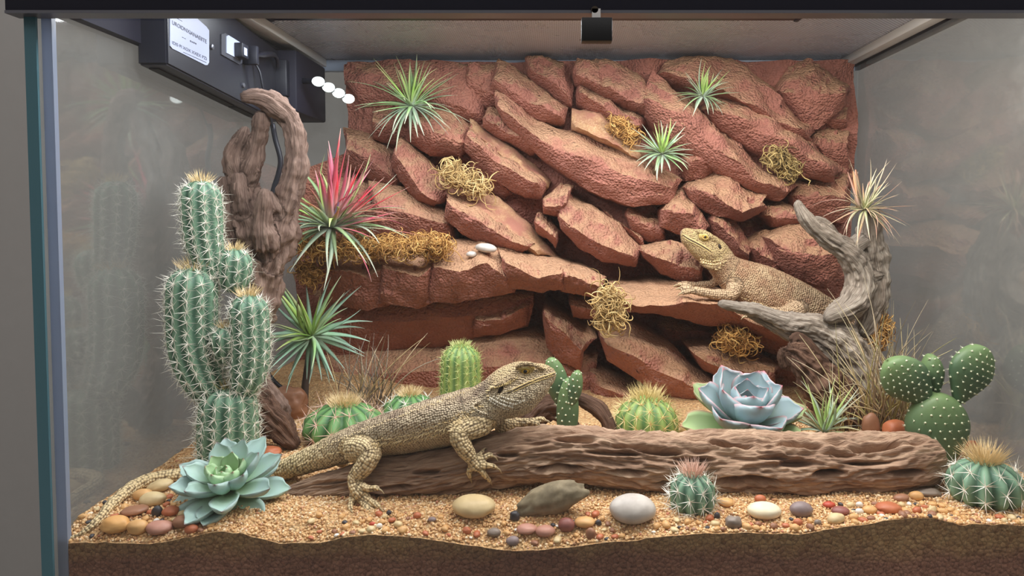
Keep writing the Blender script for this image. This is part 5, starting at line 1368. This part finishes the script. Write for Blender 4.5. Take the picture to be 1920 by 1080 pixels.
BODY1 = [(122,1012,.010,2,2,.0012),(150,1002,.018,5,5,.0025),(182,977,.034,8,8,.004),(215,940,.064,10.5,10.5,.0055),(262,906,.098,12,12,.0065),(320,893,.112,13,13,.007),(400,890,.116,14,14,.008),(460,888,.117,16,16,.009),
         (520,884,.112,19,18,.010),(570,867,.104,23,22,.0125),(620,848,.098,28,27,.016),(665,833,.094,33,29,.021),(710,821,.091,36,33,.027),(760,810,.089,40,37,.033),(820,796,.088,45,40,.036),(870,781,.088,47,43,.033),
         (903,765,.088,44,44,.025),(925,748,.088,37,44,.0215),(945,737,.088,43,50,.0235),(965,727,.088,45,54,.0235),(985,718,.088,43,50,.0205),(1003,711,.088,35,40,.0165),(1020,704,.088,24,28,.012),(1033,699,.088,14,16,.0085),(1040,696,.088,6,8,.0045)]
LIMB1 = [[(660,842,.080,26),(682,840,.070,25),(698,846,.063,19),(688,868,.060,19),(670,890,.060,16),(664,903,.058,13),(672,922,.054,14),(682,932,.052,11)],
         [(908,790,.078,26),(885,800,.066,24),(862,806,.058,18),(862,825,.056,18),(874,845,.058,16),(886,862,.060,12),(896,873,.061,13),(903,878,.061,9)],
         [(930,796,.104,20),(955,797,.108,14),(975,793,.110,10),(988,793,.110,9)],
         [(655,842,.112,20),(640,860,.126,15),(652,872,.134,9)]]
TOES1 = [[(664,915,.056,7),(659,935,.052,6),(657,950,.044,5.5),(659,960,.040,4)],
         [(674,928,.053,8),(682,945,.049,6.5),(690,956,.042,5.5),(695,962,.039,4)],
         [(682,928,.052,8),(697,940,.048,6.5),(707,947,.043,5.5),(713,953,.041,4)],
         [(676,910,.054,8),(692,916,.051,6.5),(705,915,.050,5.5),(711,918,.049,4)],
         [(886,868,.061,7),(880,880,.061,6),(880,890,.063,5),(882,897,.066,3.5)],
         [(898,878,.060,7.5),(907,888,.060,6),(914,896,.064,5),(919,903,.069,3.5)],
         [(902,872,.060,7.5),(915,873,.060,6),(925,874,.061,5),(933,879,.063,3.5)],
         [(898,862,.061,7),(908,858,.062,6),(918,853,.063,5),(925,856,.064,3.5)],
         [(892,858,.063,6),(900,850,.067,5),(906,844,.071,4)],
         [(985,792,.110,8),(1002,789,.108,6.5),(1014,786,.107,6),(1024,789,.106,4)],
         [(985,795,.107,7),(997,794,.104,6),(1006,794,.102,5),(1012,797,.101,3.5)],
         [(982,792,.113,6),(995,792,.114,5),(1006,795,.114,4)]]
LUMP1 = [[(966,690,0.0740,5),(980,683,0.0725,5.5),(995,683,0.0735,5),(1010,688,0.0765,4),(1028,694,0.0820,3)],
         [(926,738,0.0700,4),(930,748,0.0680,6),(945,750,0.0670,6),(965,742,0.0680,6),(985,732,0.0700,4)],
         [(922,730,0.0700,4),(935,722,0.0690,5),(950,716,0.0690,5),(962,708,0.0690,4)],
         [(900,752,0.0670,3),(885,762,0.0610,3.5),(898,772,0.0590,4),(915,778,0.0620,3)]]
SZ1 = ([0, .25, .42, .60, .80, .9, 1.0], [.0026, .0036, .0036, .0024, .0022, .0019, .0018], .50, .875, 1.0)
dr1, V1, N1, B1 = lizard('bearded_dragon', 'sandy bearded dragon lizard climbing over the log with raised head', BODY1, LIMB1, TOES1, LUMP1, M_skin, .00110, SZ1, (800, 850, .1), carve=[(938, 733, 5, 10, -.45, .0038), (966, 722, 9, 6, .4, .001), (1012, 697, 8, 4, .3, .0008)])
# face
def face(root, V, N, eye, er, mouth, ear, lid_ang, beads):
    p, n = surf(V, N, *eye); k = PX(p[1]); c = p + np.array([0, .0022, 0])
    sph = lambda cc, rx, ry, rz: (lambda u, v: (np.stack([np.cos(u) * np.sin(v) * rx, np.sin(u) * np.sin(v) * ry, np.cos(v) * rz], -1).reshape(-1, 3) + cc))(*np.meshgrid(np.arange(20) * math.tau / 20, np.linspace(.02, math.pi - .02, 14), indexing='ij'))
    gf = lambda: np.stack([(lambda a: a)(x) for x in grid_sph], 1)
    i = np.arange(20)[:, None]; j = np.arange(13)[None]; Fq = np.stack([x.ravel() for x in (i * 14 + j + 0 * i, ((i + 1) % 20) * 14 + j, ((i + 1) % 20) * 14 + j + 1, i * 14 + j + 1)], 1)
    rx, rz = er[0] * k, er[1] * k; ca, sa = math.cos(lid_ang), math.sin(lid_ang)
    def rot(W): q = W - c; return c + np.stack([q[:, 0] * ca - q[:, 2] * sa, q[:, 1], q[:, 0] * sa + q[:, 2] * ca], 1)
    e = mk('eye', rot(sph(c, rx, .0042, rz)), [Fq], M_iris, root)
    mk('pupil', rot(sph(c + [0, -.0013, 0], rx * .60, .0034, rz * .72)), [Fq], M_eye, e)
    t = np.linspace(0, math.tau, 33)[:-1]
    for nm, sc, rr, yy, mt, seg in (('eyelid', 1.12, 1.5, -.0016, M_lid, t), ('eyelid', 1.42, 2.0, .0006, M_lid, t), ('eyelid', 1.75, 1.8, .0018, M_lid, t)):
        Cc = np.stack([np.cos(seg) * rx * sc, 0 * seg + yy, np.sin(seg) * rz * sc], 1) + c; Cc = rot(np.vstack([Cc, Cc[:1]]))
        vv, Q, Tt = tube(Cc, rr * k, 7, ref=(0, 1, 0), cap=False); mk(nm, vv, [Q], mt, e)
    seg = np.linspace(.25, 2.6, 16); Cc = rot(np.stack([np.cos(seg) * rx * .98, 0 * seg - .0022, np.sin(seg) * rz * .95], 1) + c)
    vv, Q, Tt = tube(Cc, 1.3 * k * np.sin(np.linspace(.3, math.pi - .3, 16)), 7); mk('eyelid_rim', vv, [Q, Tt], M_lid2, e)
    for dy, mt, nm, rr, out in ((0, M_mouth, 'mouth_line', .8, .0001), (-2.6, M_lip, 'lip', 1.35, .0004), (2.2, M_lip, 'lip', 1.1, .0004)):
        Cc = smooth_path([surf(V, N, x, y + dy, 3)[0] + [0, out, 0] for x, y in mouth], 40)
        vv, Q, Tt = tube(Cc, rr * k * np.clip(np.sin(np.linspace(.15, math.pi - .15, 40)) * 2, .4, 1), 7); mk(nm, vv, [Q, Tt], mt, root)
    if ear:
        p, n = surf(V, N, ear[0], ear[1]); c = p + np.array([0, .0012, 0]); ca, sa = math.cos(ear[4]), math.sin(ear[4])
        mk('ear_opening', rot(sph(c, ear[2] * k, .0016, ear[3] * k)), [Fq], M_ear, root)
    for rows, col, nm in beads:
        bb = MB()
        for (x0, y0, x1, y1, n_, r0) in rows:
            for q in range(n_):
                f = (q + .5) / n_; p, nn = surf(V, N, x0 + (x1 - x0) * f + random.uniform(-1, 1), y0 + (y1 - y0) * f + math.sin(f * math.pi) * 3, 3)
                bb.add(p + nn * .0002 + IV * r0 * k * random.uniform(.8, 1.25) * np.array([.95, .8, 1.15]), None, IT)
        o = mk(nm, bb.verts(), bb.faces(), col, root); o['kind'] = 'stuff'
face(dr1, V1, N1, (985, 696), (9.0, 6.4), [(1042, 700), (1036, 703), (1022, 708), (1004, 714), (985, 722), (968, 730), (955, 736), (946, 737)], (938, 733, 4.5, 8.5, -.45), .12,
     [([(918, 745, 962, 764, 13, 2.3), (916, 749, 955, 768, 11, 1.8), (925, 743, 968, 758, 12, 1.8), (935, 742, 985, 752, 14, 1.5), (950, 760, 985, 750, 12, 1.3)], M_bead, 'jaw_beads'),
      ([(922, 728, 960, 712, 12, 1.6), (945, 722, 972, 706, 9, 1.4), (990, 716, 1036, 703, 14, 1.2)], M_lip, 'cheek_scales')])
def spikes(root, V, N, rows, mat, seed):
    r = np.random.default_rng(seed); Bp = []; Dr = []; Ln = []; Wd = []
    for (pts, n, L, w, dirv) in rows:
        q = smooth_path(np.array(pts, float), n)
        for x, y in q:
            p, nn = surf(V, N, x + r.normal(0, 1), y + r.normal(0, 1.2), 4); Bp.append(p - nn * .0008); Dr.append(nn * .8 + np.array(dirv) + r.normal(0, .15, 3)); Ln.append(L * r.uniform(.7, 1.2)); Wd.append(w * .72)
    vv, Tt = spine_mesh(Bp, Dr, Ln, Wd); o = mk('spikes', vv, [Tt], mat, root, smooth=False); o['kind'] = 'stuff'
spikes(dr1, V1, N1, [([(700, 834), (740, 829), (790, 817), (840, 800), (868, 782)], 46, .0042, .0011, (-.5, 0, -.1)), ([(702, 838), (745, 834), (795, 823), (845, 806), (866, 792)], 44, .0036, .0011, (-.5, 0, -.2)),
                     ([(700, 828), (740, 822), (790, 809), (840, 790), (872, 772)], 40, .003, .001, (-.5, 0, .1)),
                     ([(880, 778), (872, 784), (890, 768), (905, 762)], 10, .004, .0013, (-.6, 0, .1)), ([(918, 748), (914, 740), (920, 730), (930, 722)], 10, .004, .0012, (-.8, 0, .1)),
                     ([(600, 842), (640, 822), (680, 806), (720, 792), (780, 768), (840, 747), (900, 722)], 60, .0022, .0009, (-.6, 0, .5)), ([(560, 872), (600, 858), (640, 846)], 20, .0026, .001, (-.6, 0, .1))], M_spike, 5)

# the second lizard rests on the ledge
Yb = .405
BODY2 = [(1652,716,.368,3,3,.003),(1650,680,.374,8,8,.007),(1622,638,.388,14,14,.012),(1580,604,.40,21,21,.018),(1530,580,.40,28,27,.025),(1475,560,.402,34,32,.032),(1425,541,.404,36,33,.034),(1388,523,.405,32,33,.029),
         (1362,504,.405,27,32,.022),(1348,486,.405,28,32,.0205),(1335,473,.405,31,34,.0215),(1320,462,.403,28,37,.0205),(1305,452,.401,21,34,.017),(1292,444,.399,15,25,.013),(1283,438,.398,9,14,.009),(1278,436,.397,4,6,.004)]
LIMB2 = [[(1378,535,.380,17),(1372,552,.370,13),(1348,553,.364,11),(1318,548,.360,9),(1298,543,.360,8)], [(1350,520,.42,12),(1335,532,.425,8),(1308,535,.425,7),(1290,534,.42,7)],
         [(1500,580,.375,20),(1470,590,.362,16),(1440,586,.355,11),(1415,588,.352,8)]]
TOES2 = [[(1298,543,.360,6),(1285,540,.360,5),(1274,541,.360,4)], [(1298,541,.362,6),(1286,535,.365,5),(1276,534,.367,4)], [(1300,546,.358,6),(1288,547,.356,5),(1278,550,.355,4)],
         [(1292,533,.42,6),(1278,532,.42,5),(1268,535,.42,4)], [(1418,588,.352,6),(1405,590,.350,5),(1396,594,.349,4)]]
LUMP2 = [[(1345,455,.390,5),(1332,444,.386,6),(1318,436,.386,6),(1305,432,.390,4)], [(1355,480,.388,5),(1348,496,.387,6),(1330,500,.388,6),(1312,490,.388,4)]]
SZ2 = ([0, .3, .5, .75, .88, 1.0], [.003, .0034, .0028, .0026, .0024, .0022], .12, .80, 1.15)
dr2, V2, N2, B2 = lizard('bearded_dragon', 'tan bearded dragon lizard resting on the rock ledge with its chin up', BODY2, LIMB2, TOES2, LUMP2, M_skin2, .00145, SZ2, (1430, 575, .40), carve=[(1350, 462, 4, 7, .3, .003)])
face(dr2, V2, N2, (1322, 444), (5.5, 4.0), [(1280, 441), (1292, 449), (1306, 456), (1320, 464), (1336, 474)], (1350, 462, 2.5, 5.0, .3), -.35,
     [([(1318, 492, 1352, 494, 9, 1.8), (1312, 486, 1350, 488, 10, 1.5)], M_spike, 'jaw_beads')])
spikes(dr2, V2, N2, [([(1390, 556), (1430, 572), (1480, 588), (1520, 600)], 30, .004, .0012, (.5, 0, -.1)), ([(1340, 505), (1352, 498), (1360, 488)], 9, .0045, .0013, (.6, 0, 0))], M_spike, 6)

# ================================================================== STONES
def stone_mat(name, a, b_, rough=.55, scale=60.0, band=False, rough_bump=.15):
    m = NT(name); co = m.coord()
    n = m.noise(m.coord('Object', (1, 1, 6) if band else (1, 1, 1)), scale, 5, .6); n2 = m.noise(co, 400.0, 3)
    m.set(Base_Color=m.mix(m.mrange(n, .32, .7), lin(*a), lin(*b_)), Roughness=rough, Normal=m.bump(m.math('ADD', n, m.math('MULTIPLY', n2, .4)), rough_bump, .001)); return m.m
SM = {}
def smat(key, *a, **k):
    if key not in SM: SM[key] = stone_mat('stone_' + key, *a, **k)
    return SM[key]
COLS = {'beige': ((196, 170, 124), (222, 198, 150)), 'pale grey': ((176, 166, 156), (206, 198, 188)), 'cream': ((222, 206, 168), (238, 228, 200)), 'purple-grey': ((122, 104, 102), (148, 130, 126)),
        'tan': ((196, 146, 90), (222, 176, 116)), 'ochre': ((206, 150, 84), (222, 172, 108)), 'pink': ((176, 122, 104), (198, 146, 126)), 'brown': ((136, 92, 66), (164, 116, 86)), 'rust': ((170, 92, 58), (192, 116, 76)),
        'charcoal': ((50, 46, 48), (72, 68, 70)), 'maroon': ((128, 74, 66), (150, 92, 82)), 'white': ((220, 212, 198), (236, 230, 218)), 'grey': ((120, 106, 94), (146, 130, 116)), 'red': ((170, 60, 40), (190, 80, 52)), 'olive grey': ((104, 92, 70), (160, 144, 114))}
PLACED = [(432, 935, 112, 62), (672, 930, 48, 40), (1298, 930, 50, 40), (1846, 925, 72, 45)]
LAID = [(*P(1757, 850, .172)[:2], .032, .022, False), (*P(1846, 950, .062)[:2], .030, .030, False), (*P(1298, 950, .046)[:2], .0205, .0205, False), (*P(428, 870, .153)[:2], .029, .029, False)]
def pebble(label, px, py, rx, rh, col, ry=None, group=None, seed=0, rot=0.0, lump=.06, name='pebble', flat=.55, on=None, freq=1.5, square=1.0, rough=.5, bury=.12, yaw=0.):
    """px, py: where the stone's middle shows; rx, rh: half width and half height in pixels."""
    p = on_sand(px, py + rh * .75) if on is None else P(px, py + rh, on)
    PLACED.append((px, py, rx, rh)); k = PX(p[1]); a = rx * k; h = rh * k; dpt = (ry * k) if ry else a * .75
    p = p + np.array([0, dpt * .35, 0]); ext = dpt * 1.16 if not yaw else max(a, dpt) * 1.16
    ledge = hit(p + np.array([0, 0, .05]), (0, 0, -1), .12) if on is not None and py < 600 else None
    for _ in range(16):                          # stones lie beside, not inside, each other
        for (qx, qy, qa, qd, ql) in LAID:
            if ql != (ledge is not None): continue
            du = np.array([(p[0] - qx) / (a + qa), (p[1] - qy) / (ext + qd)]); nn = np.linalg.norm(du)
            if 1e-6 < nn < .93: p[0], p[1] = qx + du[0] / nn * .93 * (a + qa), qy + du[1] / nn * .93 * (ext + qd)
        p[1] = max(p[1], .0062 + ext); p[0] = min(max(p[0], XL + a * 1.2 + .001), XR - a * 1.2 - .001)
        if _ < 15 and any(ql == (ledge is not None) and np.hypot((p[0] - qx) / (a + qa), (p[1] - qy) / (ext + qd)) < .8 for (qx, qy, qa, qd, ql) in LAID): p[0] += (.006 if int(seed) % 2 else -.006)
    if group and (any(ql == (ledge is not None) and np.hypot((p[0] - qx) / (a + qa), (p[1] - qy) / (ext + qd)) < .84 for (qx, qy, qa, qd, ql) in LAID)
                  or np.linalg.norm(V1[::3] - p - [0, 0, h * .7], axis=1).min() < max(a, ext) * 1.1): return None     # no room here
    LAID.append((p[0], p[1], a, ext, ledge is not None))
    if ledge is not None: p[2] += .05 - min(hit(p + np.array([ux * a, uy * dpt, .05]), (0, 0, -1), .12) or .05 for ux, uy in ((0, 0), (.55, 0), (-.55, 0), (0, -.55), (0, .55)))
    else: p[2] = float(sand_z(p[0], p[1]))
    bm = bmesh.new(); bmesh.ops.create_icosphere(bm, subdivisions=4 if rx > 25 else 3, radius=1.0)
    V = np.array([v.co[:] for v in bm.verts]); T = np.array([[v.index for v in f.verts] for f in bm.faces]); bm.free()
    if square != 1.0:
        V = np.sign(V) * np.abs(V) ** square; 
    V = V * (1 + lump * fbm(V * freq + seed * 3.7, 3, seed))[:, None]
    V = V * [a, dpt, h]
    if rot: c, s = math.cos(rot), math.sin(rot); V = np.stack([V[:, 0] * c - V[:, 2] * s, V[:, 1], V[:, 0] * s + V[:, 2] * c], 1)
    if yaw: c, s = math.cos(yaw), math.sin(yaw); V = np.stack([V[:, 0] * c - V[:, 1] * s, V[:, 0] * s + V[:, 1] * c, V[:, 2]], 1)
    zmin = V[:, 2].min(); W = V + p + [0, 0, -zmin - bury * h * 2]
    o = mk(name, W, [T], smat(col, *COLS[col], rough=rough), org=p)
    return props(o, label, 'stone' if name == 'stone' else 'pebble', group)

S = dict(name='stone')
pebble('smooth beige oval stone on the sand before the log', 887, 956, 41, 21, 'beige', seed=1, lump=.03, **S)
pebble('pale grey rounded stone on the sand before the log', 1187, 964, 45, 27, 'pale grey', seed=2, lump=.03, **S)
pebble('smooth cream oval stone on the sand beside the purple-grey one', 1435, 962, 33, 15, 'cream', seed=3, lump=.03, **S)
pebble('purple-grey rounded stone on the sand before the log', 1504, 958, 22, 15, 'purple-grey', seed=4, lump=.04, **S)
pebble('flat rough grey-brown rock tilted against the log', 1033, 944, 70, 30, 'olive grey', seed=5, lump=.14, rot=.32, ry=25, freq=2.2, rough=.8, name='stone', bury=.2)
pebble('wine-red round pebble against the rough grey-brown rock', 1045, 967, 16, 13, 'maroon', seed=6)
pebble('pinkish oval pebble in front of the wine-red one', 1026, 983, 19, 10, 'pink', seed=7)
pebble('light brown pebble under the pinkish oval one', 1021, 997, 19, 9, 'pink', seed=8, lump=.1)
pebble('grey-brown oval pebble at the end of the front pebble row', 926, 1003, 13, 8, 'grey', seed=9)
pebble('mauve oval pebble in the front pebble row', 983, 1008, 13, 9, 'purple-grey', seed=10)
pebble('dark wedge-shaped pebble beside the rough grey-brown rock', 965, 970, 9, 9, 'charcoal', seed=11, lump=.15, square=.8)
pebble('upright rust-brown pebble in the front pebble row', 1108, 1003, 10, 12, 'brown', seed=12)
pebble('tan flat pebble half sunk beside the upright rust-brown one', 1082, 1006, 20, 10, 'tan', seed=13)
pebble('small black round pebble near the pale grey stone', 1122, 983, 6, 6, 'charcoal', seed=14)
pebble('ochre flat stone next to the orange one near the tail tip', 207, 999, 27, 16, 'ochre', seed=15, lump=.08, **S)
pebble('orange rounded pebble beside the ochre flat stone', 249, 995, 20, 14, 'tan', seed=16, lump=.08, **S)
pebble('dusty pink stone beside the mint rosette', 293, 998, 25, 13, 'pink', seed=17, lump=.1, **S)
pebble('reddish flat pebble behind the ochre stone', 243, 966, 25, 8, 'brown', seed=18, lump=.1, rot=.1)
pebble('tan broad stone among the tail tip pebbles', 266, 948, 25, 13, 'beige', seed=19, lump=.1, **S)
pebble('black oblong pebble lying on the tail tip pebbles', 293, 960, 9, 10, 'charcoal', seed=20, rot=-.5, square=.8)
pebble('long beige stone leaning under the lizard\'s tail', 296, 916, 25, 12, 'beige', seed=21, lump=.1, rot=.25, **S)
pebble('pale tan stone under the lizard\'s tail', 293, 930, 18, 11, 'tan', seed=22, lump=.1)
pebble('brown lumpy pebble touching the mint rosette', 318, 962, 16, 9, 'rust', seed=23, lump=.12)
pebble('tan pebble tucked under the mint rosette', 338, 985, 22, 11, 'brown', seed=24, lump=.1)
pebble('small rust pebble before the dusty pink stone', 320, 993, 13, 9, 'rust', seed=25)
pebble('tan rounded pebble between the small round cactus and cream stone', 1362, 944, 15, 8, 'tan', seed=26)
pebble('rust oval pebble against the log above the cream stone', 1426, 937, 11, 8, 'rust', seed=27)
pebble('grey-brown angular pebble in front of the cream stone', 1376, 981, 15, 11, 'grey', seed=28, lump=.16, square=.8)
pebble('small charcoal pebble beside the round front cactus', 1345, 969, 6, 7, 'charcoal', seed=29, lump=.1)
pebble('brick-red flat pebble near the purple-grey stone', 1556, 948, 12, 6, 'red', seed=30)
pebble('purple-brown pebble near the brick-red one', 1578, 960, 17, 8, 'maroon', seed=31)
pebble('beige pebble in front of the purple-brown one', 1568, 975, 17, 10, 'beige', seed=32, lump=.1, rot=.2)
pebble('white small pebble beside the purple-brown one', 1612, 948, 7, 6, 'white', seed=33)
pebble('white round pebble below the other white pebble', 1612, 960, 8, 6, 'white', seed=34)
pebble('orange pebble beside the two white pebbles', 1632, 958, 14, 8, 'tan', seed=35)
pebble('terracotta flat pebble near the log\'s blunt end', 1668, 955, 24, 10, 'rust', seed=36, lump=.1)
pebble('brown oval pebble against the log\'s blunt end', 1691, 936, 15, 7, 'brown', seed=37, rot=.15)
pebble('tan round pebble beside the brown oval one', 1720, 932, 14, 9, 'tan', seed=38)
pebble('rust small pebble in front of the purple-grey stone', 1497, 982, 9, 7, 'rust', seed=39)
pebble('grey small pebble in front of the purple-grey stone', 1534, 981, 7, 6, 'grey', seed=40)
pebble('tan pebble beside the beige one', 1602, 971, 10, 7, 'tan', seed=41)
pebble('rust brown rock at the foot of the prickly pear', 1682, 817, 24, 30, 'rust', seed=42, on=.205, lump=.12, **S)
pebble('brown rock at the foot of the tall dry grass', 1634, 817, 17, 30, 'brown', seed=43, on=.222, lump=.12, **S)
pebble('pink pebble behind the log\'s blunt end', 1775, 855, 24, 7, 'pink', seed=44)
pebble('beige pebble behind the log\'s blunt end', 1778, 866, 15, 8, 'beige', seed=45)
pebble('cream pebble in the corner beside the ribbed cactus', 1772, 880, 16, 8, 'cream', seed=46)
pebble('rust stone behind the ribbed cactus', 1816, 842, 12, 12, 'rust', seed=47, lump=.15)
pebble('dull grey rock in the shade behind the log\'s blunt end', 1745, 926, 24, 8, 'grey', ry=13, seed=48, lump=.15, **S)
pebble('orange stone behind the log beside the bluish rosette', 1290, 812, 16, 12, 'tan', seed=49, on=.24, lump=.1)
pebble('brown sandstone lump behind the tall cactus', 535, 772, 40, 32, 'brown', seed=50, on=.312, ry=22, lump=.2, rough=.9, **S)
pebble('rust flat stone at the foot of the tall cactus', 500, 850, 26, 10, 'rust', seed=51, lump=.12, **S)
pebble('black small pebble at the foot of the tall cactus', 488, 833, 8, 4, 'charcoal', seed=52)
pebble('long pale stone on the long mossy ledge', 911, 444, 20, 9, 'pale grey', seed=53, on=.385, lump=.06, rot=-.12, **S)
pebble('small round pale pebble beside the long pale stone on the ledge', 886, 446, 10, 6, 'pale grey', seed=54, on=.385)
pebble('small red pebble on the sand below the lizard\'s hind foot', 698, 984, 6, 4, 'red', seed=55)
pebble('small white pebble on the sand below the lizard\'s hind foot', 711, 988, 6, 5, 'white', seed=56)
pebble('small rust pebble near the lizard\'s hind foot', 782, 968, 8, 6, 'rust', seed=57)
pebble('small mauve pebble near the lizard\'s hind foot', 810, 976, 8, 5, 'purple-grey', seed=58)
pebble('dark pebble against the lizard\'s hind foot', 729, 962, 5, 5, 'charcoal', seed=59)
pebble('rust flake on the sand beside the front pebble row', 875, 998, 8, 7, 'rust', seed=60, lump=.15)
# many small look-alike pebbles scattered over the sand
r = np.random.default_rng(77)
zones = [(560, 1000, 965, 1015, 26, 'on the sand below the front lizard'), (1000, 1160, 975, 1018, 22, 'in the pebble row before the rough grey-brown rock'), (1200, 1560, 975, 1000, 34, 'on the sand before the cream oval stone'),
         (1560, 1800, 945, 975, 34, 'on the sand before the log\'s blunt end'), (1600, 1920, 965, 980, 16, 'on the sand by the ribbed corner cactus'), (160, 400, 925, 1008, 40, 'among the stones beside the mint rosette'), (640, 760, 960, 1000, 14, 'around the front lizard\'s hind foot')]
spec = [('tan', 'small tan pebble'), ('rust', 'small rust-coloured pebble'), ('brown', 'small brown pebble'), ('beige', 'small beige pebble'), ('charcoal', 'tiny charcoal pebble'), ('white', 'tiny white pebble')]
pr = [.28, .2, .18, .2, .08, .06]
for (x0, x1, y0, y1, n, where) in zones:
    for i in range(n):
        col, lb = spec[r.choice(6, p=pr)]; sz = r.uniform(5, 10.5) if col not in ('charcoal', 'white') else r.uniform(4, 6)
        for tr in range(300):
            qx, qy = r.uniform(x0, x1), r.uniform(y0, y1)
            w_ = on_sand(qx, qy + sz * .4)
            if w_[0] < XL + .007 or np.linalg.norm(V1[::3] - w_, axis=1).min() < sz * PX(w_[1]) * 1.3 + .001: continue
            if all(((qx - a) / (c + sz * (1 - tr / 400))) ** 2 + ((qy - b_) / (d + sz * .7 * (1 - tr / 400))) ** 2 > 1 for a, b_, c, d in PLACED): break
        else: continue
        pebble(lb + ' ' + where, qx, qy, sz, sz * r.uniform(.5, .75), col, group=lb.replace('pebble', 'pebbles') + ' ' + where, seed=int(r.integers(1000)), lump=.12, yaw=r.uniform(0, 3), bury=.2)
